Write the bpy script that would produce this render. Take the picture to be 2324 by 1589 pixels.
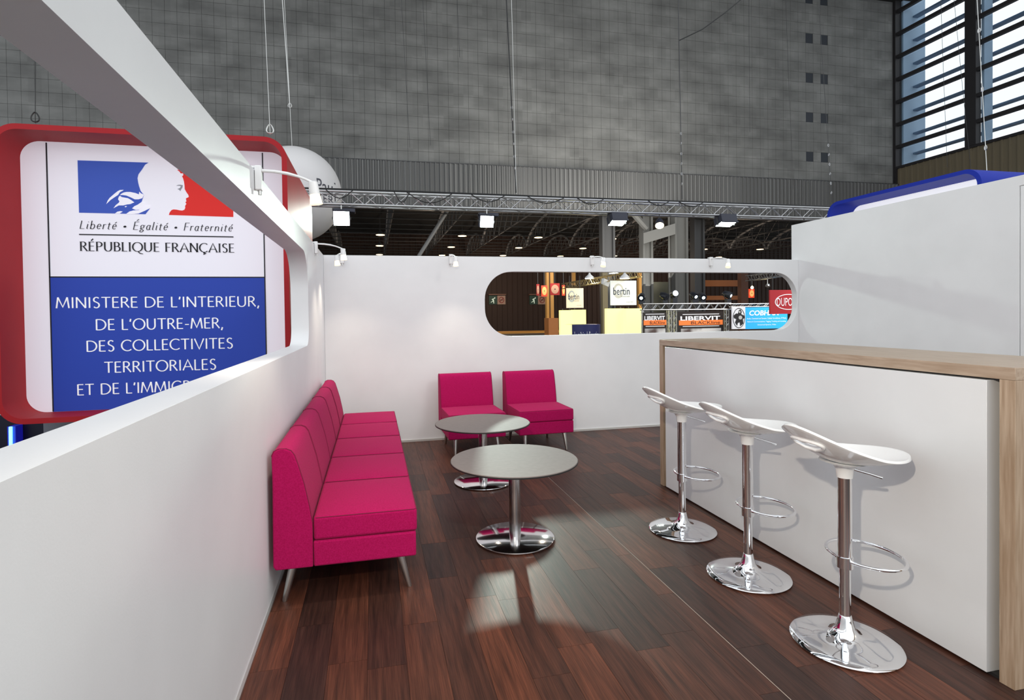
import bpy, bmesh, math, random
from mathutils import Vector, Matrix
from mathutils.geometry import tessellate_polygon
random.seed(7)
PI = math.pi
for o in list(bpy.data.objects): bpy.data.objects.remove(o)
SC = bpy.context.scene
COL = SC.collection

# ------------------------------------------------------------------ camera
F_PX, PITCH, ROLL, YAW, CX, CY, CAMZ = 1251.78, .0157, -.0135, .2192, 1125.97, 734.27, 1.4
_cp, _sp, _cr, _sr, _c, _s = math.cos(PITCH), math.sin(PITCH), math.cos(ROLL), math.sin(ROLL), math.cos(YAW), math.sin(YAW)
FWD = Vector((_s*_cp, _c*_cp, -_sp)); _r = Vector((_c, -_s, 0)); _u = _r.cross(FWD)
RGT = _r*_cr + _u*_sr; UPV = -_r*_sr + _u*_cr
cam = bpy.data.cameras.new('camera'); camo = bpy.data.objects.new('camera', cam); COL.objects.link(camo)
m3 = Matrix((RGT, UPV, -FWD)).transposed()
camo.matrix_world = Matrix.Translation((0, 0, CAMZ)) @ m3.to_4x4()
cam.sensor_width = 36; cam.sensor_fit = 'HORIZONTAL'; cam.lens = F_PX/2324*36
cam.shift_x = (1162-CX)/2324; cam.shift_y = (CY-794.5)/2324
cam.clip_start = .05; cam.clip_end = 300
SC.camera = camo

def at(px, py, Y=None, X=None, Z=None):
    """a point of the hall seen in direction (px,py), on the wall/plane at Y, X or Z"""
    d = FWD + RGT*((px-CX)/F_PX) + UPV*((CY-py)/F_PX)
    t = Y/d.y if Y is not None else (X/d.x if X is not None else (Z-CAMZ)/d.z)
    return Vector((0, 0, CAMZ)) + d*t

# ------------------------------------------------------------------ daylight
W = bpy.data.worlds.new('daylight'); SC.world = W; W.use_nodes = True
nt = W.node_tree; bg = nt.nodes['Background']
bg.inputs[0].default_value = (.91, .96, 1, 1); bg.inputs[1].default_value = 1.16
SC.view_settings.view_transform = 'Standard'; SC.view_settings.look = 'None'
SC.view_settings.gamma = 1; SC.view_settings.use_curve_mapping = False
SC.view_settings.exposure = .13
HALOGEN = 14; FLOOD = 1050

def area_light(name, loc, target, size, power, col):
    l = bpy.data.lights.new(name, 'AREA'); l.energy = power; l.color = col; l.size = size
    o = bpy.data.objects.new(name, l); COL.objects.link(o); o.location = loc
    o.rotation_euler = (Vector(target)-Vector(loc)).to_track_quat('-Z', 'Y').to_euler()
area_light('left_wall_fill', (4.0, -2.2, 5.2), (-.5, 1.2, 1.4), 1.6, 85, (1, .98, .95))  # added off-frame fill that brightens the left partition, beam and ledge
area_light('stands_glow', (11, 23.5, 5.2), (11, 27, 10.5), 9, 520, (1, .96, .88))

# ------------------------------------------------------------------ materials
MATS = {}
def mat(name, col=(.8, .8, .8), rough=.5, metal=0., emit=None, estr=0., spec=.5, sheen=0., coat=0.):
    if name in MATS: return MATS[name]
    m = bpy.data.materials.new(name); m.use_nodes = True; b = m.node_tree.nodes['Principled BSDF']
    b.inputs['Base Color'].default_value = (*col, 1); b.inputs['Roughness'].default_value = rough
    b.inputs['Metallic'].default_value = metal; b.inputs['Specular IOR Level'].default_value = spec
    b.inputs['Sheen Weight'].default_value = sheen; b.inputs['Coat Weight'].default_value = coat
    if emit: b.inputs['Emission Color'].default_value = (*emit, 1); b.inputs['Emission Strength'].default_value = estr
    MATS[name] = m
    return m
def nd(m, t, **k):
    n = m.node_tree.nodes.new(t)
    for a, v in k.items(): setattr(n, a, v)
    return n
def noise_col(m, c1, c2, scale=(1, 1, 1), ns=5., detail=6., lo=.35, hi=.65, bump=0., coords='Object', rand=False, bscale=None):
    N, L = m.node_tree.nodes, m.node_tree.links; b = N['Principled BSDF']
    tc = nd(m, 'ShaderNodeTexCoord'); mp = nd(m, 'ShaderNodeMapping'); mp.inputs['Scale'].default_value = scale
    L.new(tc.outputs[coords], mp.inputs[0])
    vec = mp.outputs[0]
    if rand:
        oi = nd(m, 'ShaderNodeObjectInfo'); mul = nd(m, 'ShaderNodeMath', operation='MULTIPLY'); mul.inputs[1].default_value = 57
        L.new(oi.outputs['Random'], mul.inputs[0]); va = nd(m, 'ShaderNodeVectorMath', operation='ADD')
        L.new(vec, va.inputs[0]); L.new(mul.outputs[0], va.inputs[1]); vec = va.outputs[0]
    no = nd(m, 'ShaderNodeTexNoise'); no.inputs['Scale'].default_value = ns; no.inputs['Detail'].default_value = detail
    L.new(vec, no.inputs['Vector'])
    r = nd(m, 'ShaderNodeValToRGB'); r.color_ramp.elements[0].position = lo; r.color_ramp.elements[1].position = hi
    r.color_ramp.elements[0].color = (*c1, 1); r.color_ramp.elements[1].color = (*c2, 1)
    L.new(no.outputs[0], r.inputs[0]); L.new(r.outputs[0], b.inputs['Base Color'])
    if bump:
        bn = nd(m, 'ShaderNodeBump'); bn.inputs['Strength'].default_value = bump; bn.inputs['Distance'].default_value = .004
        src = no.outputs[0]
        if bscale:
            n2 = nd(m, 'ShaderNodeTexNoise'); n2.inputs['Scale'].default_value = bscale; L.new(tc.outputs['Object'], n2.inputs['Vector']); src = n2.outputs[0]
        L.new(src, bn.inputs['Height']); L.new(bn.outputs[0], b.inputs['Normal'])
    return r
WHITE = mat('white_paint', (.78, .78, .785), .42)
noise_col(WHITE, (.745, .75, .76), (.78, .785, .795), ns=2.5, bump=.05, bscale=160)
PANELW = mat('white_laminate', (.8, .8, .81), .3)
noise_col(PANELW, (.645, .655, .67), (.68, .69, .705), ns=3, bump=.015, bscale=200)
PINK = mat('fuchsia_wool', (.44, .004, .095), .9, sheen=.03, spec=.15)
noise_col(PINK, (.335, .002, .068), (.415, .0045, .094), ns=160, detail=3, bump=.25, bscale=420)
SEAM = mat('fuchsia_piping', (.2, .001, .04), .9)
CHROME = mat('chrome', (.93, .94, .96), .045, 1)
BRUSH = mat('brushed_steel', (.62, .61, .61), .2, 1)
noise_col(BRUSH, (.52, .51, .51), (.72, .71, .71), scale=(1, 1, 1), ns=9)
SATIN = mat('satin_aluminium', (.62, .62, .60), .35, 1)
ALU = mat('truss_aluminium', (.56, .56, .57), .33, 1)
GREYTOP = mat('taupe_table_laminate', (.27, .235, .225), .6, spec=.15)
noise_col(GREYTOP, (.20, .172, .163), (.215, .186, .176), ns=30)
BLACK = mat('black_rubber', (.012, .012, .012), .5)
SEATW = mat('white_glossy_plastic', (.84, .84, .84), .12, coat=.5)
OAK = mat('greige_oak', (.35, .26, .19), .38)
noise_col(OAK, (.30, .215, .15), (.42, .325, .245), scale=(14, 1.2, 14), ns=6, lo=.3, hi=.7, bump=.05)
OAKV = mat('greige_oak_upright', (.35, .26, .19), .38)
noise_col(OAKV, (.28, .19, .12), (.43, .325, .235), scale=(16, 16, 1.0), ns=5, lo=.3, hi=.7, bump=.05)
FLOORM = mat('dark_oak_floor', rough=.42, spec=.35)
def floor_mat():
    m = FLOORM; N, L = m.node_tree.nodes, m.node_tree.links; b = N['Principled BSDF']
    r = noise_col(m, (.028, .012, .008), (.108, .042, .0255), scale=(9, .55, 1), ns=5.5, detail=9, lo=.25, hi=.78, bump=.12, rand=True)
    oi = nd(m, 'ShaderNodeObjectInfo'); r2 = nd(m, 'ShaderNodeValToRGB')
    r2.color_ramp.elements[0].color = (.5, .55, .66, 1); r2.color_ramp.elements[1].color = (1.6, 1.3, 1.1, 1)
    mx = nd(m, 'ShaderNodeMix', data_type='RGBA', blend_type='MULTIPLY'); mx.inputs[0].default_value = 1
    L.new(oi.outputs['Random'], r2.inputs[0]); L.new(r.outputs[0], mx.inputs[6]); L.new(r2.outputs[0], mx.inputs[7])
    tc = nd(m, 'ShaderNodeTexCoord'); mp = nd(m, 'ShaderNodeMapping'); mp.inputs['Scale'].default_value = (95, 2.2, 1)
    n2 = nd(m, 'ShaderNodeTexNoise'); n2.inputs['Scale'].default_value = 3; n2.inputs['Detail'].default_value = 4
    r3 = nd(m, 'ShaderNodeValToRGB'); r3.color_ramp.elements[0].position = .36; r3.color_ramp.elements[1].position = .62
    r3.color_ramp.elements[0].color = (.55, .5, .48, 1); r3.color_ramp.elements[1].color = (1.15, 1.15, 1.15, 1)
    L.new(tc.outputs['Object'], mp.inputs[0]); L.new(mp.outputs[0], n2.inputs['Vector']); L.new(n2.outputs[0], r3.inputs[0])
    m2 = nd(m, 'ShaderNodeMix', data_type='RGBA', blend_type='MULTIPLY'); m2.inputs[0].default_value = .75
    L.new(mx.outputs[2], m2.inputs[6]); L.new(r3.outputs[0], m2.inputs[7]); L.new(m2.outputs[2], b.inputs['Base Color'])
    rr = nd(m, 'ShaderNodeMapRange'); rr.inputs['To Min'].default_value = .52; rr.inputs['To Max'].default_value = .40
    L.new(n2.outputs[0], rr.inputs[0]); L.new(rr.outputs[0], b.inputs['Roughness'])
floor_mat()
GROUT = mat('dark_underlay', (.012, .006, .004), .8)
CONC = mat('grey_concrete_block', (.13, .13, .128), .9)
def conc_mat():
    m = CONC; N, L = m.node_tree.nodes, m.node_tree.links; b = N['Principled BSDF']
    r = noise_col(m, (.135, .135, .13), (.25, .25, .24), scale=(.35, .35, .9), ns=1.3, detail=8, lo=.3, hi=.72, bump=.0, coords='Object')
    geo = nd(m, 'ShaderNodeNewGeometry')
    L.new(geo.outputs['Position'], r.id_data.nodes['Mapping'].inputs[0])
    oi = nd(m, 'ShaderNodeObjectInfo'); r2 = nd(m, 'ShaderNodeMapRange'); r2.inputs['To Min'].default_value = .86; r2.inputs['To Max'].default_value = 1.12
    L.new(oi.outputs['Random'], r2.inputs[0])
    wn = nd(m, 'ShaderNodeTexWhiteNoise', noise_dimensions='3D'); sn = nd(m, 'ShaderNodeVectorMath', operation='SNAP'); sn.inputs[1].default_value = (.5, 5, .56)
    off = nd(m, 'ShaderNodeVectorMath', operation='ADD'); off.inputs[1].default_value = (.25-.27, 0, .04)
    L.new(geo.outputs['Position'], off.inputs[0]); L.new(off.outputs[0], sn.inputs[0]); L.new(sn.outputs[0], wn.inputs['Vector'])
    r3 = nd(m, 'ShaderNodeMapRange'); r3.inputs['To Min'].default_value = .9; r3.inputs['To Max'].default_value = 1.08
    L.new(wn.outputs[0], r3.inputs[0])
    mx = nd(m, 'ShaderNodeMix', data_type='RGBA', blend_type='MULTIPLY'); mx.inputs[0].default_value = 1
    L.new(r.outputs[0], mx.inputs[6]); L.new(r3.outputs[0], mx.inputs[7]); L.new(mx.outputs[2], b.inputs['Base Color'])
conc_mat()
JOINT = mat('dark_mortar', (.14, .14, .137), .95)
RIBM = mat('grey_ribbed_steel', (.13, .13, .128), .6)
RIBT = mat('tan_ribbed_steel', (.17, .14, .09), .6)
DARKST = mat('dark_roof_steel', (.07, .07, .07), .6)
PALEST = mat('grey_roof_steel', (.24, .24, .24), .55)
ROOFD = mat('black_roof_deck', (.011, .011, .011), .9)
RAIL = mat('dark_roof_rail', (.035, .035, .035), .7)
COLG = mat('grey_painted_steel', (.105, .105, .10), .55)
COLD = mat('dark_painted_steel', (.05, .05, .052), .5)
FRAMED = mat('dark_window_bar', (.018, .016, .018), .6)
REDP = mat('red_lacquer', (.40, .012, .018), .55, spec=.25)
noise_col(REDP, (.38, .010, .016), (.42, .014, .02), ns=1.5)
BLUEP = mat('blue_lacquer', (.010, .028, .34), .6, spec=.2)
LITW = mat('backlit_white_fabric', (.74, .72, .78), .6, emit=(.9, .87, .97), estr=.28)
LITB = mat('backlit_blue_print', (.012, .045, .38), .6, emit=(.02, .08, .55), estr=.12)
PRB = mat('emblem_blue', (.03, .075, .42), .6, emit=(.05, .12, .6), estr=.18)
PRR = mat('emblem_red', (.72, .012, .008), .6, emit=(.8, .02, .01), estr=.15)
PRW = mat('emblem_white', (.76, .74, .8), .6, emit=(.9, .87, .97), estr=.3)
PRG = mat('emblem_grey', (.34, .34, .38), .6)
INK = mat('black_ink', (.01, .01, .014), .6)
INKW = mat('white_letters', (.85, .85, .88), .6, emit=(1, 1, 1), estr=.2)

# ------------------------------------------------------------------ mesh helpers
class MB:
    def __init__(s): s.v = []; s.f = []
    def quad(s, a, b, c, d):
        n = len(s.v); s.v += [tuple(a), tuple(b), tuple(c), tuple(d)]; s.f.append((n, n+1, n+2, n+3)); return s
    def box(s, x0, x1, y0, y1, z0, z1):
        n = len(s.v)
        s.v += [(x, y, z) for z in (z0, z1) for y in (y0, y1) for x in (x0, x1)]
        for f in ((0, 2, 3, 1), (4, 5, 7, 6), (0, 1, 5, 4), (2, 6, 7, 3), (0, 4, 6, 2), (1, 3, 7, 5)): s.f.append(tuple(n+i for i in f))
        return s
    def obox(s, c, ux, uy, uz):
        c, ux, uy, uz = map(Vector, (c, ux, uy, uz)); n = len(s.v)
        s.v += [tuple(c+ux*a+uy*b+uz*d) for d in (-1, 1) for b in (-1, 1) for a in (-1, 1)]
        for f in ((0, 2, 3, 1), (4, 5, 7, 6), (0, 1, 5, 4), (2, 6, 7, 3), (0, 4, 6, 2), (1, 3, 7, 5)): s.f.append(tuple(n+i for i in f))
        return s
    def tube(s, pts, r, n=8, closed=False, cap=True):
        pts = [Vector(p) for p in pts]; rs = r if isinstance(r, (list, tuple)) else [r]*len(pts); k = len(pts); base = len(s.v)
        t0 = (pts[1]-pts[0]).normalized(); ref = Vector((0, 0, 1)) if abs(t0.z) < .9 else Vector((1, 0, 0)); a = t0.cross(ref).normalized()
        for i, p in enumerate(pts):
            t = ((pts[(i+1) % k]-pts[i-1]) if closed or 0 < i < k-1 else (pts[1]-pts[0] if i == 0 else pts[-1]-pts[-2])).normalized()
            a = (a-t*a.dot(t)).normalized(); b = t.cross(a)
            for j in range(n): q = 2*PI*j/n; s.v.append(tuple(p+(a*math.cos(q)+b*math.sin(q))*rs[i]))
        for i in range(k if closed else k-1):
            for j in range(n):
                i2 = (i+1) % k; s.f.append((base+i*n+j, base+i*n+(j+1) % n, base+i2*n+(j+1) % n, base+i2*n+j))
        if cap and not closed: s.f.append(tuple(base+j for j in range(n))[::-1]); s.f.append(tuple(base+(k-1)*n+j for j in range(n)))
        return s
    def lathe(s, prof, c=(0, 0, 0), n=48, ax=None):
        """prof [(r,z)]; ax optional direction of the axis"""
        c = Vector(c); Z = Vector(ax).normalized() if ax else Vector((0, 0, 1))
        X = Z.orthogonal().normalized() if ax else Vector((1, 0, 0)); Y = Z.cross(X); base = len(s.v)
        for r, z in prof:
            for j in range(n): q = 2*PI*j/n; s.v.append(tuple(c+Z*z+(X*math.cos(q)+Y*math.sin(q))*max(r, 1e-5)))
        for i in range(len(prof)-1):
            for j in range(n): s.f.append((base+i*n+j, base+i*n+(j+1) % n, base+(i+1)*n+(j+1) % n, base+(i+1)*n+j))
        s.f.append(tuple(base+j for j in range(n))[::-1]); s.f.append(tuple(base+(len(prof)-1)*n+j for j in range(n)))
        return s
    def plate(s, loops, fn, th):
        """loops[0] outer, others holes, 2D; fn(u,v,w) -> point, w in 0..th"""
        flat = [p for l in loops for p in l]; tri = tessellate_polygon([[Vector((u, v, 0)) for u, v in l] for l in loops]); N = len(flat); b = len(s.v)
        s.v += [tuple(fn(u, v, 0)) for u, v in flat]
        if th: s.v += [tuple(fn(u, v, th)) for u, v in flat]
        for t in tri:
            s.f.append(tuple(b+i for i in t))
            if th: s.f.append(tuple(b+N+i for i in t[::-1]))
        if th:
            k = 0
            for l in loops:
                for i in range(len(l)):
                    j = (i+1) % len(l); s.f.append((b+k+i, b+k+j, b+N+k+j, b+N+k+i))
                k += len(l)
        return s
    def build(s, name, m, parent=None, smooth=None, bevel=0, seg=2):
        me = bpy.data.meshes.new(name); me.from_pydata(s.v, [], s.f)
        bm = bmesh.new(); bm.from_mesh(me); bmesh.ops.recalc_face_normals(bm, faces=bm.faces); bm.to_mesh(me); bm.free()
        if m: me.materials.append(m)
        if smooth: me.shade_smooth(); me.set_sharp_from_angle(angle=smooth)
        o = bpy.data.objects.new(name, me); COL.objects.link(o)
        if parent: o.parent = parent
        if bevel:
            b = o.modifiers.new('bevel', 'BEVEL'); b.width = bevel; b.segments = seg; b.limit_method = 'ANGLE'; b.angle_limit = .7
            me.shade_smooth(); me.set_sharp_from_angle(angle=.9)
        return o
def tag(o, label, cat, group=None, kind=None):
    if label: o['label'] = label
    if cat: o['category'] = cat
    if group: o['group'] = group
    if kind: o['kind'] = kind
    return o
def thing(name, label, cat, loc=(0, 0, 0), rz=0, group=None):
    o = bpy.data.objects.new(name, None); COL.objects.link(o); o.location = loc; o.rotation_euler = (0, 0, rz); o.empty_display_size = .1
    return tag(o, label, cat, group)
def struct(o): o['kind'] = 'structure'; return o
def stuff(o): o['kind'] = 'stuff'; return o
KIDS = {}
def copy_tree(o, parent=None):
    c = o.copy(); COL.objects.link(c); c.parent = parent
    for ch in [q for q in bpy.data.objects if q.parent == o]: copy_tree(ch, c)
    return c
def inst(src, name, parent, M):
    c = bpy.data.objects.new(name, src); COL.objects.link(c); c.parent = parent; c.matrix_local = M; return c
def rrect(x0, x1, z0, z1, r, n=8):
    if not isinstance(r, (list, tuple)): r = [r]*4
    P = []
    for (cx, cz, a), q in zip(((x1, z1, 0), (x0, z1, 90), (x0, z0, 180), (x1, z0, 270)), r):
        sx = -1 if cx == x1 else 1; sz = -1 if cz == z1 else 1
        if q == 0: P.append((cx, cz)); continue
        for i in range(n+1):
            t = math.radians(a+90*i/n); P.append((cx+sx*q+math.cos(t)*q, cz+sz*q+math.sin(t)*q))
    return P
def lamp(name, kind, loc, power, col, parent=None, target=None, size=.05, angle=1.2, blend=.4):
    l = bpy.data.lights.new(name, kind); l.energy = power; l.color = col
    if kind == 'SPOT': l.spot_size = angle; l.spot_blend = blend; l.shadow_soft_size = size
    elif kind == 'POINT': l.shadow_soft_size = size
    elif kind == 'AREA': l.size = size
    o = bpy.data.objects.new(name, l); COL.objects.link(o); o.location = loc
    if target is not None: o.rotation_euler = (Vector(target)-Vector(loc)).to_track_quat('-Z', 'Y').to_euler()
    if parent: o.parent = parent
    return o

# ------------------------------------------------------------------ lettering
def arc(cx, cy, rx, ry, a0, a1, n=12): return [(cx+rx*math.cos(math.radians(a0+(a1-a0)*i/n)), cy+ry*math.sin(math.radians(a0+(a1-a0)*i/n))) for i in range(n+1)]
SSH = arc(.31, .76, .19, .23, 35, 240, 10)[:-1] + [(.3, .53), (.38, .47)] + arc(.29, .25, .2, .25, 55, -145, 10)
G = {
 'A': (.82, [[(.04, 0), (.41, 1), (.78, 0)], [(.17, .34), (.65, .34)]]),
 'B': (.62, [[(.1, 0), (.1, 1)], [(.1, .98), (.28, .98)]+arc(.28, .755, .2, .225, 90, -90)+[(.1, .53)], [(.1, .53), (.3, .53)]+arc(.3, .275, .25, .255, 90, -90)+[(.1, .02)]]),
 'C': (.8, [arc(.48, .5, .42, .5, 48, 312, 20)]),
 'D': (.84, [[(.1, 0), (.1, 1)], [(.1, .98), (.3, .98)]+arc(.3, .5, .46, .48, 90, -90, 16)+[(.1, .02)]]),
 'E': (.56, [[(.1, 0), (.1, 1)], [(.1, .98), (.5, .98)], [(.1, .53), (.46, .53)], [(.1, .02), (.52, .02)]]),
 'F': (.52, [[(.1, 0), (.1, 1)], [(.1, .98), (.5, .98)], [(.1, .51), (.44, .51)]]),
 'G': (.84, [arc(.48, .5, .42, .5, 48, 318, 20), [(.78, .13), (.78, .46), (.56, .46)]]),
 'I': (.26, [[(.13, 0), (.13, 1)]]),
 'L': (.52, [[(.1, 1), (.1, 0)], [(.1, .02), (.5, .02)]]),
 'M': (.98, [[(.06, 0), (.17, 1)], [(.17, 1), (.49, .1), (.8, 1)], [(.8, 1), (.91, 0)]]),
 'N': (.8, [[(.1, 0), (.1, 1)], [(.1, 1), (.7, 0)], [(.7, 0), (.7, 1)]]),
 'O': (.96, [arc(.48, .5, .42, .5, 0, 360, 28)]),
 'P': (.6, [[(.1, 0), (.1, 1)], [(.1, .98), (.28, .98)]+arc(.28, .73, .24, .25, 90, -90)+[(.1, .48)]]),
 'Q': (.96, [arc(.48, .5, .42, .5, 0, 360, 28), [(.5, .02), (.68, -.2), (.95, -.26)]]),
 'R': (.66, [[(.1, 0), (.1, 1)], [(.1, .98), (.28, .98)]+arc(.28, .745, .22, .235, 90, -90)+[(.1, .51)], [(.3, .5), (.62, 0)]]),
 'S': (.58, [SSH]),
 'T': (.68, [[(.34, 0), (.34, 1)], [(.02, .98), (.66, .98)]]),
 'U': (.78, [[(.1, 1), (.1, .35)]+arc(.38, .33, .28, .33, 180, 360, 12)+[(.66, 1)]]),
 'V': (.76, [[(.03, 1), (.38, 0), (.73, 1)]]),
 "'": (.22, [[(.14, 1), (.09, .74)]]), ',': (.24, [[(.15, .08), (.07, -.2)]]), '-': (.42, [[(.06, .4), (.36, .4)]]),
 ' ': (.34, []), '•': (.5, [arc(.25, .36, .10, .10, 0, 360, 10), arc(.25, .36, .045, .045, 0, 360, 8)]),
 'b': (.52, [[(.1, 1.02), (.1, 0)], arc(.27, .3, .18, .3, 150, -150, 14)]),
 'e': (.46, [[(.08, .32), (.4, .36)]+arc(.25, .32, .16, .3, 10, 320, 14)]),
 'r': (.36, [[(.1, .6), (.1, 0)], arc(.26, .42, .16, .17, 180, 60, 7)]),
 't': (.34, [[(.16, .8), (.14, .14)]+arc(.23, .12, .09, .12, 180, 300, 5), [(.02, .6), (.32, .6)]]),
 'g': (.5, [arc(.24, .4, .15, .2, 0, 360, 14), [(.37, .54), (.5, .58)], [(.16, .23), (.1, .12), (.3, .04), (.42, -.08), (.32, -.26), (.14, -.27), (.06, -.15), (.2, -.01)]]),
 'a': (.48, [arc(.24, .3, .16, .3, 50, 330, 14), [(.4, .6), (.36, .1), (.46, .02)]]),
 'l': (.24, [[(.12, 1.02), (.1, .08), (.18, 0)]]), 'i': (.24, [[(.12, .6), (.1, .08), (.18, 0)], [(.13, .82), (.13, .88)]]),
 'n': (.54, [[(.1, .6), (.1, 0)], arc(.27, .38, .16, .22, 180, 20, 8)+[(.42, .1), (.5, .02)]]),
}
G['É'] = (G['E'][0], G['E'][1]+[[(.24, 1.12), (.42, 1.32)]]); G['é'] = (G['e'][0], G['e'][1]+[[(.24, .74), (.38, .92)]])
G['Ç'] = (G['C'][0], G['C'][1]+[[(.46, 0), (.44, -.08), (.56, -.14), (.46, -.25), (.36, -.24)]])
def lettering(mb, text, fn, x0, x1, y0, cap, tk=.13, tn=.06, serif=False, shear=0., small=None, track=.04, only=None):
    """stroke lettering fitted between x0 and x1 on baseline y0; fn(u,v) -> 3D point"""
    items = []; X = 0
    for ch in text:
        big = small is None or ch.isupper()
        sc = 1. if big else small; key = ch if big else ch.upper()
        if small and ch not in G: key = ch.upper()
        w, st = G[key]; items.append((X, sc, st)); X += (w+track)*sc
    X -= track; kx = (x1-x0)/X
    if only is not None:
        wi = 0; keep = []
        for ch, it in zip(text, items):
            if ch == ' ': wi += 1
            elif wi == only: keep.append(it)
        items = keep
    ky = cap
    for ox, sc, st in items:
        for pl in st:
            P = [(((ox+u*sc)+shear*v*sc*ky/kx)*kx, v*sc*ky) for u, v in pl]
            P = [p for i, p in enumerate(P) if i == 0 or math.hypot(p[0]-P[i-1][0], p[1]-P[i-1][1]) > 1e-6]
            if len(P) < 2: continue
            L_, R_ = [], []; k = len(P); closed = math.hypot(P[0][0]-P[-1][0], P[0][1]-P[-1][1]) < 1e-4
            for i in range(k):
                a = P[i-1] if i else (P[-2] if closed else P[0]); b = P[i+1] if i < k-1 else (P[1] if closed else P[-1])
                def dirn(p, q):
                    l = math.hypot(q[0]-p[0], q[1]-p[1]) or 1; return ((q[0]-p[0])/l, (q[1]-p[1])/l)
                d1 = dirn(a, P[i]) if a != P[i] else dirn(P[i], b); d2 = dirn(P[i], b) if b != P[i] else d1
                tx, ty = d1[0]+d2[0], d1[1]+d2[1]; l = math.hypot(tx, ty)
                if l < .3: tx, ty, l = d1[0], d1[1], 1
                tx /= l; ty /= l; hw = .5*ky*sc*math.hypot(tk*ty, tn*tx)/max(.5, tx*d1[0]+ty*d1[1])
                L_.append((P[i][0]-ty*hw, P[i][1]+tx*hw)); R_.append((P[i][0]+ty*hw, P[i][1]-tx*hw))
            for i in range(k-1): mb.quad(*[fn(x0+p[0], y0+p[1]) for p in (L_[i], R_[i], R_[i+1], L_[i+1])])
            if serif:
                for e, nb in ((pl[0], pl[1]), (pl[-1], pl[-2])):
                    vert = abs(e[1]-nb[1]) > .55*abs(e[0]-nb[0])
                    if vert and (e[1] in (0, 1, .6, 1.02)):
                        c = ((ox+e[0]*sc)*kx+shear*e[1]*sc*ky, e[1]*sc*ky); h = .035*ky*sc; wv = .12*ky*sc; sg = 1 if e[1] == 0 else -1
                        mb.quad(*[fn(x0+c[0]+a, y0+c[1]+b) for a, b in ((-wv, 0), (wv, 0), (wv, sg*h*1.2), (-wv, sg*h*1.2))])
def text_pts(s, bold=0):
    cu = bpy.data.curves.new('t', 'FONT'); cu.body = s; cu.resolution_u = 3; cu.size = 1; cu.offset = bold
    o = bpy.data.objects.new('t', cu); COL.objects.link(o); dg = bpy.context.evaluated_depsgraph_get(); dg.update()
    me = o.evaluated_get(dg).to_mesh(); v = [tuple(p.co)[:2] for p in me.vertices]; f = [tuple(p.vertices) for p in me.polygons]
    o.evaluated_get(dg).to_mesh_clear(); bpy.data.objects.remove(o); bpy.data.curves.remove(cu)
    return v, f
def text_on(mb, s, fn, x0, x1, y0, y1, shear=0., bold=0.):
    v, f = text_pts(s, bold)
    if not v: return
    ax, bx = min(p[0] for p in v), max(p[0] for p in v); ay, by = min(p[1] for p in v), max(p[1] for p in v); n = len(mb.v)
    for x, y in v:
        q = (y-ay)/(by-ay); mb.v.append(tuple(fn(x0+(x-ax)/(bx-ax)*(x1-x0)+shear*q*(y1-y0), y0+q*(y1-y0))))
    for t in f: mb.f.append(tuple(n+i for i in t))

# ================================================================== the stand's floor
XL, YB, XR = -.511, 6.186, 5.435
fl = struct(MB().box(XL-.14, XR+.2, -1.6, YB+.09, -.06, -.006).build('floor', GROUT))
fl['label'] = 'dark brown wood-plank floor of the stand with a thin bright seam'
PW = .1552; lens = [.46, .6, .74, .88, 1.04]; pm = {}
def plank_mesh(L, w=PW):
    k = (round(L, 3), round(w, 3))
    if k not in pm:
        o = MB().box(-w/2+.0005, w/2-.0005, -L/2+.0006, L/2-.0006, -.0065, 0).build('plank', FLOORM); pm[k] = o.data; bpy.data.objects.remove(o)
    return pm[k]
x = XL; row = 0
while x < 3.9:
    w = PW; y = 1.0 - random.random()*.5
    if x < 1.44 and x+w > 1.4435: w = 1.4435-x
    if x > 2.3: y = 3.4+random.random()*.5
    while y < YB-.001:
        L = random.choice(lens)
        if YB-y-L < .2: L = YB-y
        inst(plank_mesh(L, w), 'plank', fl, Matrix.Translation((x+w/2, y+L/2, 0))); y += L
    x += w
    if abs(x-1.4435) < 1e-6:
        MB().box(1.4437, 1.4452, .8, YB, -.006, .0008).build('seam_strip', mat('pale_seam', (.5, .44, .38), .4), fl); x = 1.4455
    row += 1
stuff(MB().box(4.0, XR, 1.0, YB, -.006, 0).build('hidden_planks', FLOORM, fl))
stuff(MB().box(2.4, 4.0, 1.0, 3.3, -.006, 0).build('bar_planks', FLOORM, fl))
stuff(MB().box(XL, 2.63, -1.6, .45, -.006, 0).build('near_planks', FLOORM, fl))
hf = struct(MB().box(-30, 60, -6, 60, -.2, -.08).build('hall_floor', mat('hall_carpet', (.06, .05, .045), .8)))
hf.name = 'floor.001'

# ================================================================== stand walls
outer = [(-1.6, 0), (YB+.09, 0), (YB+.09, 2.067), (-1.6, 2.067)]
wl = MB().plate([outer, rrect(-1.2, 4.70, 1.176, 1.915, [.28, .28, .28, .14], 10)], lambda u, v, w: (XL-w, u, v), .135)
wl = struct(wl.build('wall_left', WHITE, bevel=.004)); wl['label'] = 'white partition with a long rounded slot beside the sofa row'
MB().box(XL, XL+.012, -1.5, YB-.02, 0, .012).build('skirting_strip', SATIN, wl)
outer = [(XL, 0), (XR, 0), (XR, 2.067), (XL, 2.067)]
wb = MB().plate([outer, rrect(1.25, XR-.02, 1.15, 1.895, [.32, .32, .32, .32], 12)], lambda u, v, w: (u, YB+w, v), .09)
wb = struct(wb.build('wall_back', WHITE, bevel=.004)); wb['label'] = 'white back partition with a rounded slot behind the two chairs'
bb = struct(MB().box(XL+.02, XR, YB-.012, YB, 0, .022).build('baseboard_back', mat('pale_skirting', (.5, .49, .47), .4)))
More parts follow.
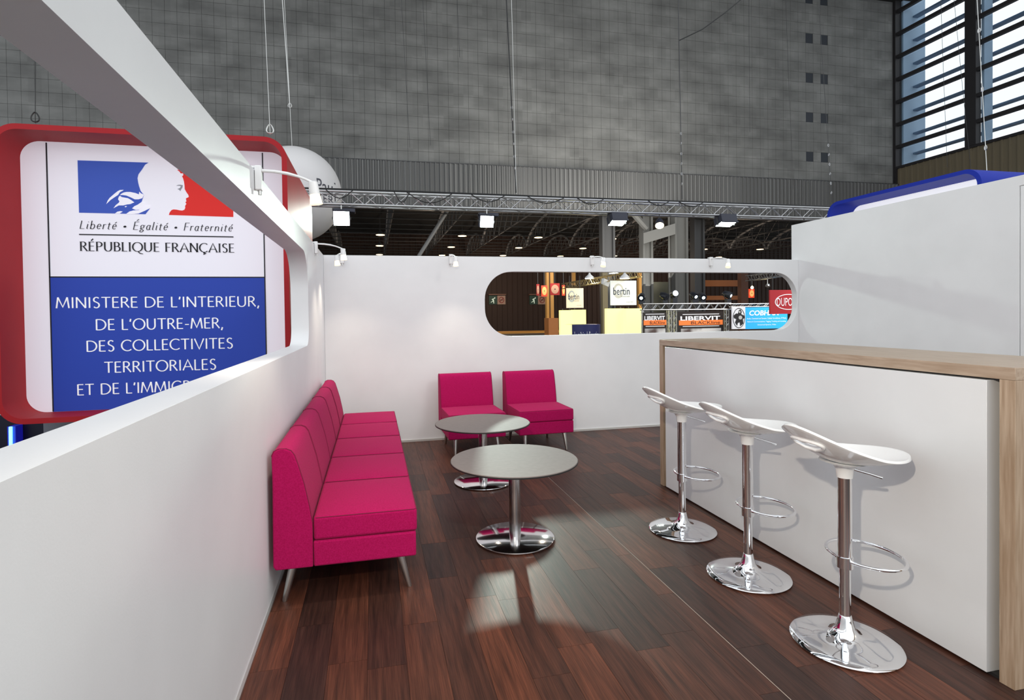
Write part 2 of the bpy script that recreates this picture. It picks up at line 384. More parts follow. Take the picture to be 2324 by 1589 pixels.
wr = struct(MB().plate([[(YB+.12, 0), (-1.0, 0), (-1.0, 2.535), (YB+.12, 2.535)], [(3.66, .01), (2.75, .01), (2.75, 2.447), (3.66, 2.447)]], lambda u, v, w: (XR+w, u, v), .12).build('wall_right', WHITE, bevel=.003))
wr['label'] = 'tall white wall behind the wooden bar counter'
dr = struct(MB().box(XR+.004, XR+.05, 2.756, 3.654, .012, 2.444).build('door_1', WHITE, bevel=.002))
dr['label'] = 'flush white door in the tall wall behind the bar'

# ================================================================== lounge chairs
def make_chair():
    root = thing('lounge_chair', '', 'chair')
    hw = .289
    prof = [(0, .20), (.004, .60), (.002, .735), (.012, .758), (.035, .769), (.07, .768), (.092, .758), (.108, .735), (.125, .68), (.15, .59), (.172, .48), (.184, .40), (.184, .182), (.012, .182)]
    b = MB().plate([prof], lambda u, v, w: (u, w-hw, v), hw*2).build('backrest', PINK, root, bevel=.012, seg=3)
    for sg in (-1, 1):
        MB().tube([(u, sg*(hw-.004), v) for u, v in prof[2:12]], .0028, 6).build('piping', SEAM, b, smooth=1)
    MB().box(.186, .684, -hw, hw, .182, .308).build('base', PINK, root, bevel=.01, seg=3)
    ny, nx = 8, 8; cu = MB().box(.188, .690, -hw, hw, .310, .425)
    c = cu.build('seat_cushion', PINK, root)
    bm = bmesh.new(); bm.from_mesh(c.data); bmesh.ops.subdivide_edges(bm, edges=[e for e in bm.edges if abs(e.verts[0].co.z-e.verts[1].co.z) < .01], cuts=7, use_grid_fill=True)
    for v in bm.verts:
        if v.co.z > .42:
            a = 1-abs((v.co.x-.439)/.251)**3; d = 1-abs(v.co.y/hw)**3; v.co.z += .014*max(a, 0)*max(d, 0)
    bm.to_mesh(c.data); bm.free(); md = c.modifiers.new('bevel', 'BEVEL'); md.width = .014; md.segments = 3; md.limit_method = 'ANGLE'; md.angle_limit = .9
    c.data.shade_smooth(); c.data.set_sharp_from_angle(angle=1.0)
    e = .0035
    loop = [(.2, -hw+e, .421), (.676, -hw+e, .421), (.6865, -hw+.012, .421), (.6865, hw-.012, .421), (.676, hw-e, .421), (.2, hw-e, .421)]
    MB().tube(loop, .0028, 6).build('piping', SEAM, c, smooth=1)
    for lx, ly, sx, sy in ((.085, -.21, -.045, -.012), (.085, .21, -.045, .012), (.60, -.21, .05, -.012), (.60, .21, .05, .012)):
        MB().tube([(lx+sx*.0, ly, .185), (lx+sx, ly+sy, .004), (lx+sx, ly+sy, 0)], [.021, .0125, .011], 16).build('leg', SATIN, root, smooth=.8)
    return root
ch0 = make_chair()
rowlab = ['fuchsia armless lounge chair nearest the camera, first of the row along the left wall',
          'fuchsia lounge chair second from the camera in the row along the left wall',
          'fuchsia lounge chair in the middle of the row of five along the left wall',
          'fuchsia lounge chair fourth from the camera in the row along the left wall',
          'fuchsia lounge chair at the far end of the left row, in the corner']
for i in range(5):
    c = ch0 if i == 0 else copy_tree(ch0)
    c.location = (-.490, 2.80+.2925+.594*i, 0); c.rotation_euler.z = random.uniform(-.004, .004); tag(c, rowlab[i], 'chair', 'lounge chairs in a row along the left wall')
for xc, yr, rz, lb in ((.968, 6.02, -PI/2+.03, 'fuchsia lounge chair against the back wall, left one, partly behind the far table'),
                       (1.69, 6.02, -PI/2+.02, 'fuchsia lounge chair against the back wall, right one, seat fully in view')):
    c = copy_tree(ch0); c.location = (xc, yr, 0); c.rotation_euler.z = rz; tag(c, lb, 'chair', 'lounge chairs against the back wall')

# ================================================================== round tables
def make_table():
    root = thing('coffee_table', '', 'table')
    MB().lathe([(.0, .498), (.388, .498), (.393, .4965), (.393, .500), (.3905, .502), (0, .502)], n=96).build('tabletop', GREYTOP, root, smooth=.5)
    MB().lathe([(.10, .4865), (.388, .4865), (.3955, .490), (.3955, .4965), (.10, .4965)], n=96).build('edge_band', BLACK, root, smooth=.5)
    MB().lathe([(.12, .478), (.12, .486), (.0, .486)], n=40).build('mounting_plate', BLACK, root, smooth=.5)
    MB().lathe([(.036, .016), (.036, .482)], n=40).build('column', BRUSH, root, smooth=.5)
    MB().lathe([(.236, .0), (.242, .004), (.245, .009), (.244, .014), (.238, .018), (.06, .0225), (.04, .024), (.0, .024)], n=96).build('base', mat('polished_steel', (.72, .71, .72), .1, 1), root, smooth=.6)
    return root
t0 = make_table(); t0.location = (.842, 3.318, 0); tag(t0, 'round grey pedestal table with black edge and polished steel base, nearer to the camera', 'table', 'round pedestal tables')
t1 = copy_tree(t0); t1.location = (.879, 4.52, 0); tag(t1, 'round grey pedestal table standing in front of the two back-wall chairs', 'table', 'round pedestal tables')

# ================================================================== bar stools
HC, HA, HB = (-.183, 0.), .021, .082       # hand hole centre and half sizes
def shell_point(a, r):
    rx, ry, cx = .255, .19, .018
    ca, sa = math.cos(a), math.sin(a); back = max(0, (1-ca)/2)
    sup = (abs(ca)**2.1+abs(sa)**2.1)**(-1/2.1)
    x, y = cx+rx*ca*sup*r, ry*sa*sup*r*(1-.12*max(0, ca))
    rim = .779+.150*back**2.4+.010*max(0, ca); base = .760
    return [x-.02*back*r**4, y, base+(rim-base)*r**2.3]
def stool_shell():
    nt_, nr = 96, 24; v = [[0, 0, .760]]; f = []
    for i in range(1, nr+1):
        for j in range(nt_): v.append(shell_point(2*PI*j/nt_, i/nr))
    idx = lambda i, j: 1+(i-1)*nt_+j % nt_
    for j in range(nt_): f.append((0, idx(1, j), idx(1, j+1)))
    for i in range(1, nr):
        for j in range(nt_): f.append((idx(i, j), idx(i+1, j), idx(i+1, j+1), idx(i, j+1)))
    return v, f
def surf_z(x, y):
    best = min(((shell_point(PI+da*.02, r*.01)) for da in range(-40, 41) for r in range(55, 101)), key=lambda p: (p[0]-x)**2+(p[1]-y)**2)
    return best[2]
def make_stool():
    root = thing('bar_stool', '', 'stool')
    mb = MB(); mb.v, mb.f = stool_shell(); s = mb.build('seat', SEATW, root, smooth=1.2)
    so = s.modifiers.new('solid', 'SOLIDIFY'); so.thickness = .010; so.offset = 1; bv = s.modifiers.new('b', 'BEVEL'); bv.width = .004; bv.segments = 2; bv.limit_method = 'ANGLE'; bv.angle_limit = 1.0
    q = [(HC[0]+HA*math.cos(2*PI*t/40), HC[1]+HB*math.sin(2*PI*t/40)) for t in range(40)]
    cut = MB().plate([q], lambda u, v, w: (u, v, .7+w), .3).build('cutter', None); bo = s.modifiers.new('cut', 'BOOLEAN'); bo.object = cut; bo.solver = 'EXACT'
    dg = bpy.context.evaluated_depsgraph_get(); dg.update(); me = bpy.data.meshes.new_from_object(s.evaluated_get(dg)); s.modifiers.clear(); s.data = me; bpy.data.objects.remove(cut)
    me.materials.clear(); me.materials.append(SEATW); me.shade_smooth(); me.set_sharp_from_angle(angle=.9)
    MB().tube([(u, v, surf_z(u, v)-.003) for u, v in q[::2]], .0075, 8, closed=True).build('hand_hole_rim', SEATW, s, smooth=1)
    MB().lathe([(.030, .700), (.034, .735), (.045, .752), (.075, .762), (.095, .770)], n=40).build('seat_collar', SEATW, root, smooth=1)
    c = MB().lathe([(.0265, .34), (.0265, .700), (.031, .712)], n=36).build('upper_tube', CHROME, root, smooth=.6)
    MB().lathe([(.0215, .05), (.0215, .35)], n=36).build('gas_cylinder', CHROME, root, smooth=.6)
    MB().lathe([(.028, .318), (.031, .32), (.031, .366), (.028, .368)], n=36).build('footrest_clamp', CHROME, root, smooth=.6)
    fr = MB().tube([(.125+.130*math.cos(a*2*PI/56), .022+.158*math.sin(a*2*PI/56), .352) for a in range(56)], .0072, 10, closed=True)
    fr.build('footrest', CHROME, root, smooth=1)
    MB().lathe([(.200, .0), (.206, .003), (.208, .008), (.203, .0125), (.17, .019), (.12, .024), (.075, .032), (.05, .047), (.036, .068), (.028, .10), (.0235, .118), (.022, .12)], n=96).build('base', CHROME, root, smooth=1.2)
    lv = MB().tube([(.02, -.012, .738), (.09, -.035, .716), (.135, -.05, .700)], [.006, .006, .0065], 10).build('height_lever', CHROME, root, smooth=.8)
    return root
s0 = make_stool()
for i, (y, lb) in enumerate(((1.931, 'white scoop-seat bar stool on chrome pedestal nearest the camera'), (2.546, 'white scoop-seat chrome bar stool between the two others at the bar'), (3.183, 'white scoop-seat chrome bar stool farthest along, near the far end of the bar'))):
    s = s0 if i == 0 else copy_tree(s0); s.location = (1.918, y, 0); s.rotation_euler.z = (.0, .02, .05)[i]; tag(s, lb, 'stool', 'bar stools along the counter')

# ================================================================== bar counter
bar = thing('bar_counter', 'long bar counter with greige oak frame and white front panel', 'counter', (2.5, 2.8, 0))
def rel(mb):
    mb.v = [(a-2.5, b-2.8, c) for a, b, c in mb.v]; return mb
rel(MB().box(2.266, 2.86, 1.538, 4.085, 1.136, 1.182)).build('countertop', OAK, bar, bevel=.0012)
rel(MB().box(2.266, 2.86, 1.538, 1.590, 0, 1.1355)).build('end_panel', OAKV, bar, bevel=.0012)
rel(MB().box(2.266, 2.86, 4.030, 4.085, 0, 1.1355)).build('end_panel', OAKV, bar, bevel=.0012)
rel(MB().box(2.259, 2.70, 1.628, 3.985, .012, 1.128)).build('front_panel', PANELW, bar, bevel=.0012)
rel(MB().box(2.28, 2.66, 1.60, 4.02, 0, .012)).build('plinth', BLACK, bar)
rel(MB().box(2.29, 2.66, 1.60, 4.02, 1.128, 1.1355)).build('shade_strip', BLACK, bar)  # black strip paints in the shade between front panel and countertop

# ================================================================== arm spotlights
SPOTGLASS = mat('lamp_white_plastic', (.8, .8, .8), .3)
BULB = mat('halogen_glow', (1, .9, .7), .5, emit=(1, .76, .42), estr=9)
CUP = mat('lamp_glowing_cup', (.9, .85, .75), .3, emit=(1, .72, .40), estr=1.3)
def arm_spot(pos, out, lab, swing=0., L=.33, head_drop=.07, aim=None, power=None, ang=1.9, cat='spotlight'):
    """pos: point of the wall top face where the clamp hangs; out: unit vector into the room"""
    root = thing('arm_spotlight', lab, cat, pos, 0, 'arm spotlights clamped on the partitions')
    o = Vector(out); side = Vector((-o.y, o.x, 0))
    MB().obox(o*.016+Vector((0, 0, -.035)), o*.014, side*.02, Vector((0, 0, .055))).build('clamp', SPOTGLASS, root, bevel=.004)
    MB().obox(o*-.01+Vector((0, 0, .014)), o*.03, side*.012, Vector((0, 0, .004))).build('hook', SPOTGLASS, root)
    MB().lathe([(.008, 0), (.008, .02)], o*.02+Vector((0, 0, -.11)), 12).build('clamp_screw', SATIN, root)
    pts = [o*.03]+[o*(.03+L*t)+side*(swing*t*t)+Vector((0, 0, -.045*t**2.4)) for t in (.25, .5, .7, .85, 1)]
    MB().tube(pts, [.0075]*3+[.006]*3, 10).build('arm', SPOTGLASS, root, smooth=.8)
    h = pts[-1]; tgt = Vector(aim)-Vector(pos)-h if aim else Vector((0, 0, -1)); ax = -tgt.normalized()
    hd = MB().lathe([(.016, .004), (.021, .0), (.024, -.055), (.019, -.055)], h+ax*-.0, 20, ax=ax).build('lamp_head', SPOTGLASS, root, smooth=.8)
    MB().lathe([(.0225, -.055), (.028, -.095), (.030, -.10), (.023, -.10)], h, 20, ax=ax).build('lamp_cup', CUP, root, smooth=.8)
    MB().lathe([(.0, -.094), (.021, -.096), (.021, -.098), (0, -.0985)], h, 16, ax=ax).build('bulb', BULB, root)
    lamp('lamp_light', 'SPOT', h-ax*.115, power or HALOGEN, (1, .87, .70), root, target=h-ax*1.0, size=.03, angle=ang, blend=.8)
    return root
wl_l = [(0.10, (2.1, 1.6, .6), 'first', 60), (2.677, (.5, 2.6, 0), None, None), (5.253, (.4, 5.0, 0), None, None)]
arm_spot((XL, .10, 2.067), (1, 0, 0), 'white arm spotlight clamped on the left partition beside the camera', aim=(2.3, 2.1, .45), power=165, L=.24, ang=2.5)
arm_spot((XL, 2.677, 2.067), (1, 0, 0), 'white arm spotlight glowing on the left partition beam before the red sign', aim=(.0, 2.75, 0), power=30, L=.22)
arm_spot((XL, 5.253, 2.067), (1, 0, 0), 'white arm spotlight on the left partition next to the far corner', aim=(-.1, 5.2, 0), L=.22)
arm_spot((XL, -1.2, 2.067), (1, 0, 0), 'white arm spotlight on the left partition behind the camera', aim=(.8, -.6, 0))
arm_spot((-.315, YB, 2.067), (0, -1, 0), 'white arm spotlight on the back partition next to the left corner', aim=(-.1, 5.5, 0), swing=-.04)
arm_spot((.864, YB, 2.067), (0, -1, 0), 'white arm spotlight on the back partition above the left chair', aim=(.9, 5.6, 0), swing=.0)
arm_spot((2.558, YB, 2.067), (0, -1, 0), 'white arm spotlight on the back partition above the slot', aim=(2.0, 5.2, 0), swing=.0)
arm_spot((4.145, YB, 2.067), (0, -1, 0), 'white arm spotlight on the back partition beside the tall wall', aim=(3.6, 5.2, 0), swing=.0)

# ================================================================== the red sign cube
X0, X1, Z0, Z1, YS, DEP = -3.72, -.905, .352, 3.395, 6.5, 2.55
sg = thing('sign_cube', 'large hanging red box sign with French emblem and ministry lettering', 'sign', (-2.3, YS, Z0))
def rs(mb): mb.v = [(a+2.3, b-YS, c-Z0) for a, b, c in mb.v]; return mb
rs(MB().plate([rrect(X0, X1, Z0, Z1, .24, 10), rrect(X0+.055, X1-.055, Z0+.055, Z1-.055, .19, 10)], lambda u, v, w: (u, YS+w, v), DEP)).build('frame', REDP, sg, smooth=.6)
YP = YS+.40
rs(MB().plate([rrect(X0+.056, X1-.056, Z0+.056, Z1-.056, .19, 10)], lambda u, v, w: (u, YP+w, v), .02)).build('backlit_panel', LITW, sg)
xa, xb = at(112, 629, Y=YP).x-.06, at(600, 629, Y=YP).x; zs = at(350, 629.5, Y=YP).z
rs(MB().plate([[(xa+.065, Z0+.057), (xb, Z0+.057), (xb, zs), (xa+.065, zs)]], lambda u, v, w: (u, YP-.003-w, v), .002)).build('blue_field', LITB, sg)
t = MB()
for a in (xa+.06, xb): t.box(a, a+.012, YP-.008, YP-.002, Z0+.06, Z1-.07)
t.box(xa+.06, xb, YP-.008, YP-.002, zs-.004, zs+.008)
rs(t).build('dividing_line', INK, sg)
def zm(u, v): return at(160+u/5.81, 340+v/5.81, Y=YP)
def poly(pts, name, m, off):
    q = [zm(*p) for p in pts]
    rs(MB().plate([[(p.x, p.z) for p in q]], lambda u, v, w: (u, YP-off-w, v), .001)).build(name, m, sg)
poly([(95, 140), (1030, 170), (985, 198), (945, 260), (897, 325), (885, 375), (893, 430), (905, 480), (925, 540), (945, 568), (970, 592), (955, 640), (938, 690), (900, 722), (850, 745), (815, 770), (860, 795), (950, 790), (1050, 773), (990, 850), (115, 830)], 'emblem_blue', PRB, .003)
for w_ in ([(475, 718), (495, 670), (520, 635), (555, 605), (590, 575), (625, 548), (655, 532), (705, 530), (690, 542), (655, 560), (630, 598), (580, 630), (530, 665)],
           [(655, 600), (675, 580), (705, 565), (740, 558), (790, 558), (860, 572), (905, 590), (910, 553), (930, 575), (962, 588), (972, 592), (950, 640), (900, 655), (850, 655), (800, 630), (740, 605), (690, 598)],
           [(655, 608), (680, 625), (760, 640), (800, 662), (845, 695), (790, 718), (750, 722), (700, 735), (640, 735), (570, 772), (600, 732), (640, 700), (650, 682), (630, 655), (640, 622)],
           [(815, 775), (845, 745), (890, 725), (925, 700), (940, 690), (1000, 700), (975, 740), (940, 770), (895, 785), (850, 790)],
           [(590, 842), (620, 818), (660, 810), (692, 816), (650, 843)], [(715, 752), (735, 742), (748, 748), (730, 760)],
           [(735, 848), (780, 815), (830, 802), (900, 798), (950, 778), (990, 745), (1060, 740), (1052, 772), (985, 805), (900, 842), (800, 851)]):
    poly(w_, 'emblem_wisp', PRW, .0055)
poly([(1375, 181), (2145, 205), (2148, 887), (1298, 860), (1310, 825), (1335, 795), (1360, 787), (1400, 790), (1440, 799), (1475, 802), (1503, 792), (1515, 765), (1512, 742), (1520, 728), (1530, 715), (1516, 692), (1530, 680), (1526, 660), (1524, 640), (1545, 632), (1562, 622), (1556, 598), (1530, 560), (1508, 520), (1505, 470), (1498, 420), (1485, 375), (1472, 352), (1490, 335), (1485, 312), (1455, 312), (1435, 285), (1405, 265), (1435, 265), (1452, 245), (1445, 215), (1425, 198)], 'emblem_red', PRR, .003)
poly([(1395, 475), (1420, 464), (1450, 462), (1482, 468), (1476, 500), (1456, 528), (1450, 548), (1436, 528), (1410, 518), (1440, 508), (1458, 485), (1440, 475)], 'emblem_eye', PRG, .003)
def sign_line(txt, pxa, pya, pxb, pyb, cap_px, name, m, **k):
    a, b = at(pxa, pya, Y=YP), at(pxb, pyb, Y=YP); top = at(pxa, pya-cap_px, Y=YP); 
    for wi in range(txt.count(' ')+1):
        mb = MB(); lettering(mb, txt, lambda u, v: (u, YP-.0075, v), a.x, b.x, (a.z+b.z)/2, top.z-a.z, only=wi, **k); rs(mb).build(name, m, sg)
sign_line('Liberté • Égalité • Fraternité', 180, 519, 527, 526, 18.5, 'motto_lettering', INK, tk=.105, tn=.05, serif=False, shear=.22, track=.10)
a, b = at(180, 531, Y=YP), at(530, 538, Y=YP)
rs(MB().box(a.x, b.x, YP-.006, YP-.003, a.z-.012, a.z)).build('rule_line', INK, sg)
sign_line('RéPUBLIQUE FRANçAISE'.replace('é', 'É').replace('ç', 'Ç').replace('R', 'R'), 182, 570, 533, 573, 21, 'republic_lettering', INK, tk=.16, tn=.06, serif=True, track=.07)
for tx, pa, ya, pb, yb, nm in (("MINISTERE DE L'INTERIEUR,", 127, 697.5, 590, 697.5, 1), ("DE L'OUTRE-MER,", 217, 747.5, 508, 746.5, 1), ("DES COLLECTIVITES", 196, 797, 530, 791.5, 1), ("TERRITORIALES", 237, 845.5, 492, 839, 1), ("ET DE L'IMMIGRATION", 175, 896, 541, 884, 1)):
    sign_line(tx, pa, ya, pb, yb, 24.5, 'ministry_lettering', INKW, tk=.135, tn=.085, track=.05)
YEND = YS+DEP

# ================================================================== the blue sign cube behind the tall wall
bx, by0, by1, bz1 = 7.0, 5.10, 7.36, 3.075
bc = thing('sign_cube', 'blue box sign with white panel rising behind the tall white wall', 'sign', (8, 6, .3))
def rb_(mb): mb.v = [(a-8, b-6, c-.3) for a, b, c in mb.v]; return mb
rb_(MB().plate([rrect(by0, by1, .3, bz1, .2, 10), rrect(by0+.05, by1-.05, .35, bz1-.05, .16, 10)], lambda u, v, w: (bx+w, u, v), 2.4)).build('frame', BLUEP, bc, smooth=.6)
rb_(MB().plate([rrect(by0+.051, by1-.051, .351, bz1-.051, .16, 10)], lambda u, v, w: (bx+.42+w, u, v), .02)).build('backlit_panel', mat('backlit_bright_white', (.85, .85, .87), .6, emit=(1, 1, 1), estr=.55), bc)

# ================================================================== balloon
bp = at(668, 440, Y=14.0); BR = 1.10
ba = thing('balloon', 'white advertising balloon behind the red sign, with grey lettering', 'balloon', bp)
prof = [(BR*math.sin(a), -BR*math.cos(a)) for a in [PI*i/24 for i in range(25)]]; prof = [(r*(1 if z > -.35 else 1), z*(1 if z > 0 else 1.04)) for r, z in prof]
MB().lathe(prof, n=64).build('envelope', mat('white_balloon', (.72, .70, .70), .4), ba, smooth=2)
def ball(u, v):
    r = BR*1.004; y = -math.sqrt(max(.0001, r*r-u*u-v*v)); return (u, y, v)
mb = MB()
for s_, pxa, pxb, pya, pyb in (('Paul', 719, 766, 436, 406), ('XERI', 716, 765, 456, 440), ('www.pl', 715, 752, 478, 466)):
    a = at(pxa, pya, Y=13.1)-bp; b = at(pxb, pyb, Y=13.1)-bp
    text_on(mb, s_, lambda u, v: ball(u, v), a.x, min(b.x, .98), a.z, b.z)
mb.build('lettering', mat('grey_ink', (.07, .07, .09), .6), ba)
for dx in (.18, .32): MB().tube([(dx, -.2, -1.05), (dx-.25, .1, -4.0)], .012, 6).build('tether', SATIN, ba)

# ================================================================== hall: concrete wall, ribbed steel, side window wall
HY, HXR = 27.0, 30.5; ZC, ZR = 8.80, 6.72
hw = struct(MB().box(-19, HXR+.3, HY+.02, HY+.4, ZC, 19.6).build('wall_hall_far', JOINT)); hw.name = 'wall_far'
BWX, BWZ = .5, .56; X00 = 24.27-.5*87; Z00 = ZC
blk = MB().box(.005, BWX-.005, 0, .03, .005, BWZ-.005)
blko = blk.build('concrete_block', CONC); bme = blko.data; bpy.data.objects.remove(blko)
dark = set()
for k in range(5):
    for cxn in (24.27, 25.27): dark.add((round((cxn-X00)/BWX), 2+4*k if True else 0))
dark = {(c, r) for c, r in dark if r < 19}
rest = MB(); n300 = 0; ncol = int((HXR-X00)/BWX)+1; nrow = 19
for r in range(nrow):
    for c in range(ncol):
        x, z = X00+c*BWX, Z00+r*BWZ
        if x < -18.5 or x+BWX > HXR: continue
        if (c, r) in dark: continue
        if n300 < 296 and r < 4 and x > -6.6:
            inst(bme, 'concrete_block', hw, Matrix.Translation((x, HY-.01, z))); n300 += 1
        else: rest.box(x+.005, x+BWX-.005, HY-.01+random.random()*.004, HY+.02, z+.005, z+BWZ-.005)
stuff(rest.build('block_facing', CONC, hw))
for c, r in sorted(dark): MB().box(X00+c*BWX+.01, X00+(c+1)*BWX-.01, HY+.012, HY+.02, Z00+r*BWZ+.01, Z00+(r+1)*BWZ-.01).build('vent_opening', mat('vent_dark', (.03, .035, .045), .7), hw)
rf = struct(MB().box(-19, HXR+1, HY-2.5, HY+.6, 19.6, 20.4).build('trim_1', ROOFD)); rf['label'] = 'dark roof edge above the concrete wall'
rg = struct(MB().box(-19, HXR+1, 16.2, HY-2.4, 21.0, 21.4).build('ceiling_hall', ROOFD)); rg.name = 'ceiling.001'
for y_, w_ in ((6.5, .5), (11.4, .4), (13.0, .5), (15.6, .5)): struct(MB().box(-19, HXR+1, y_-w_, y_+w_, 21.0, 21.5).build('trim_6', ROOFD))
def ribs(name, x0, x1, z0, z1, m, axis, pos, pitch=.24):
    n = int((x1-x0)/pitch); P = []
    for i in range(n):
        a = x0+i*pitch
        P += [(a, 0), (a+pitch*.74, 0), (a+pitch*.76, -.06), (a+pitch*.97, -.06)]
    P.append((x0+n*pitch, 0)); mb = MB(); k = len(P)
    for z in (z0, z1):
        for u, w in P: mb.v.append((u, pos+w, z) if axis == 'y' else (pos+w, u, z))
    for i in range(k-1): mb.f.append((i, i+1, k+i+1, k+i))
    return mb.build(name, m)
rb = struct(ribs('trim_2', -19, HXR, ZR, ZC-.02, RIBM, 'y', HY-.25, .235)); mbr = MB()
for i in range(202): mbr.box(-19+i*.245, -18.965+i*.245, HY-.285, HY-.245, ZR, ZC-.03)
stuff(mbr.build('rib_highlights', mat('rib_edge_highlight', (.26, .26, .255), .5), rb)); rb['label'] = 'grey ribbed steel band under the concrete wall'  # pale strips paint in the light caught along the rib edges
struct(MB().box(-19, HXR, HY-.33, HY+.3, ZR-.16, ZR).build('trim_3', COLD)); struct(MB().box(-19, HXR, HY-.27, HY, ZC-.03, ZC+.02).build('trim_4', COLD))
struct(ribs('wall_side', 8, 27.2, -.1, 9.72, RIBT, 'x', HXR, .36))
struct(MB().box(HXR-.1, HXR+.3, 8, 27.3, 9.72, 9.86).build('trim_5', FRAMED))
win = thing('window_1', 'tall hall window wall with dark horizontal bars and blue daylight', None, (HXR, 20, 9.86)); win['kind'] = 'structure'
del win['label']
def rw(mb): mb.v = [(a-HXR, b-20, c-9.86) for a, b, c in mb.v]; return mb
rw(MB().box(HXR-.15, HXR+.4, 26.85, 27.6, 8.8, 20)).build('mullion', FRAMED, win)
for yy in (22.42, 17.9, 13.4, 8.9): rw(MB().box(HXR-.12, HXR+.22, yy, yy+.55, 9.86, 20)).build('mullion', FRAMED, win)
GL = mat('window_glass', (.75, .88, 1), .02); g = GL.node_tree; gn = nd(GL, 'ShaderNodeBsdfTransparent'); gn.inputs[0].default_value = (.97, .99, 1, 1)
gg = nd(GL, 'ShaderNodeBsdfGlossy'); gg.inputs['Roughness'].default_value = .02; gm = nd(GL, 'ShaderNodeMixShader'); gm.inputs[0].default_value = .06
g.links.new(gn.outputs[0], gm.inputs[1]); g.links.new(gg.outputs[0], gm.inputs[2]); g.links.new(gm.outputs[0], g.nodes['Material Output'].inputs['Surface'])
zb = [9.86+.02]+[11.02+1.325*k for k in range(7)]
bays = [(22.97, 26.85), (18.45, 22.42), (13.95, 17.9), (9.45, 13.4)]
BLUEST = mat('blue_grey_sunshade', (.12, .20, .32), .7); BLUEW = mat('blue_grey_outer_wall', (.30, .42, .56), .7)
for k, z in enumerate(zb[1:]): rw(MB().box(HXR-.08, HXR+.12, 8, 26.9, z-.10, z+.09)).build('window_bar', FRAMED, win)
for k in range(len(zb)-1):
    for a, b in bays: rw(MB().box(HXR+.14, HXR+.16, a, b, zb[k]+.13, zb[k+1]-.16)).build('pane', GL, win)
    rw(MB().box(HXR+1.0, HXR+1.35, 4, 30.5, zb[k]+.40+1.17*(zb[k]-1.4)/30.5, zb[k]+.50+1.17*(zb[k]-1.4)/30.5)).build('sunshade_slat', BLUEST, win)
for yy, dd in ((26.72, 1.9), (22.3, .85), (17.8, .85), (13.3, .85)):
    rw(MB().box(HXR+.3, HXR+dd, yy+.02, yy+.16, 8.8, 20)).build('outer_fin', BLUEW, win)

# roof zone beyond the far wall
cl = struct(MB().box(-20, 48, HY+.4, 52, 8.84, 9.0).build('ceiling', ROOFD)); cl['label'] = 'black roof deck over the neighbouring hall'
wfar = struct(ribs('wall_neighbour', -20, 48, -.1, 8.79, mat('brown_ribbed_wall', (.036, .016, .009), .7), 'y', 50.5, .5)); wfar.name = 'wall_end'
def arch_truss(x, y0, y1, lab):
    t = thing('arch_truss', lab, 'roof truss', (x, (y0+y1)/2, 6.9), 0, 'arched roof trusses beyond the far wall'); h = (y1-y0)/2; rise = 1.72 if h > 5 else 1.3
    MB().tube([(0, -h, 0), (0, h, 0)], .05, 6).build('tie_beam', DARKST, t)
    n = 14; f = lambda u: rise*(1-u*u)**.6
    n = 14 if h > 5 else 8; P = [(0, h*math.cos(PI*i/n), .05+rise*math.sin(PI*i/n)) for i in range(n+1)]
    MB().tube(P, .09, 6).build('arch_chord', PALEST, t)
    mb = MB()
    for i in range(1, n): mb.tube([(0, P[i][1], 0), P[i]], .03, 4)
    for i in range(1, n-1): mb.tube([(0, P[i][1], 0), P[i+1]], .025, 4)
    stuff(mb.build('web_bars', DARKST, t))
k = 0
for y0, y1, nm in ((27.8, 42.8, 'front'), (43.0, 50, 'rear')):
    for i in range(11):
        arch_truss(-2.6+3.7*i, y0, y1, 'dark arched roof truss in the %s bay, number %s from the left' % (nm, ['one', 'two', 'three', 'four', 'five', 'six', 'seven', 'eight', 'nine', 'ten', 'eleven'][i]))
for i in range(12):
    y = 29.3+i*1.85
    tag(MB().tube([(-20, y, 6.81), (46, y, 6.81)], .03, 6).build('purlin', RAIL), 'thin horizontal roof rail across the dark roof, %s from the concrete wall' % ['nearest', 'second', 'third', 'fourth', 'fifth', 'sixth', 'seventh', 'eighth', 'ninth', 'tenth', 'eleventh', 'farthest'][i], 'roof rail', 'roof rails across the dark roof')
LAMPG = mat('bay_lamp_glow', (1, .7, .4), .5, emit=(1, .72, .38), estr=5)
lp = [(.53, 35.8), (.55, 41.3), (.6, 47.2), (5.75, 35.6), (5.85, 41.5), (5.85, 47.2), (10.95, 35.7), (11.1, 41.4), (11.15, 46.9), (16.3, 35.7), (16.3, 41.2), (16.45, 47), (21.3, 46.3), (26.7, 40.7), (31.6, 40.2), (32, 46.4)]
for x, y in lp:
    t = thing('bay_lamp', 'small warm dish lamp hanging under the dark roof', 'lamp', (x, y, 6.55), 0, 'dish lamps under the dark roof')
    MB().lathe([(.05, .3), (.08, .25), (.30, .06), (.31, .02), (.30, .02)], n=16).build('shade', COLD, t, smooth=1); MB().lathe([(.0, .0), (.27, .0), (.27, .03), (0, .03)], n=16).build('diffuser', LAMPG, t)
    MB().tube([(0, 0, .3), (0, 0, 2.24)], .012, 5).build('cord', COLD, t)
for x, y in ((4, 38), (16, 38), (28, 38), (10, 45), (24, 45)): lamp('bay_light', 'POINT', (x, y, 4.0), 300, (1, .80, .62), size=.3)
a, b = at(1018, 474, Y=29.5), at(950, 582, Y=29.5)
tag(MB().tube([a, b], .10, 8).build('strut', PALEST), 'pale slanting pole in the dark roof between the two dazzling floodlights', 'strut')
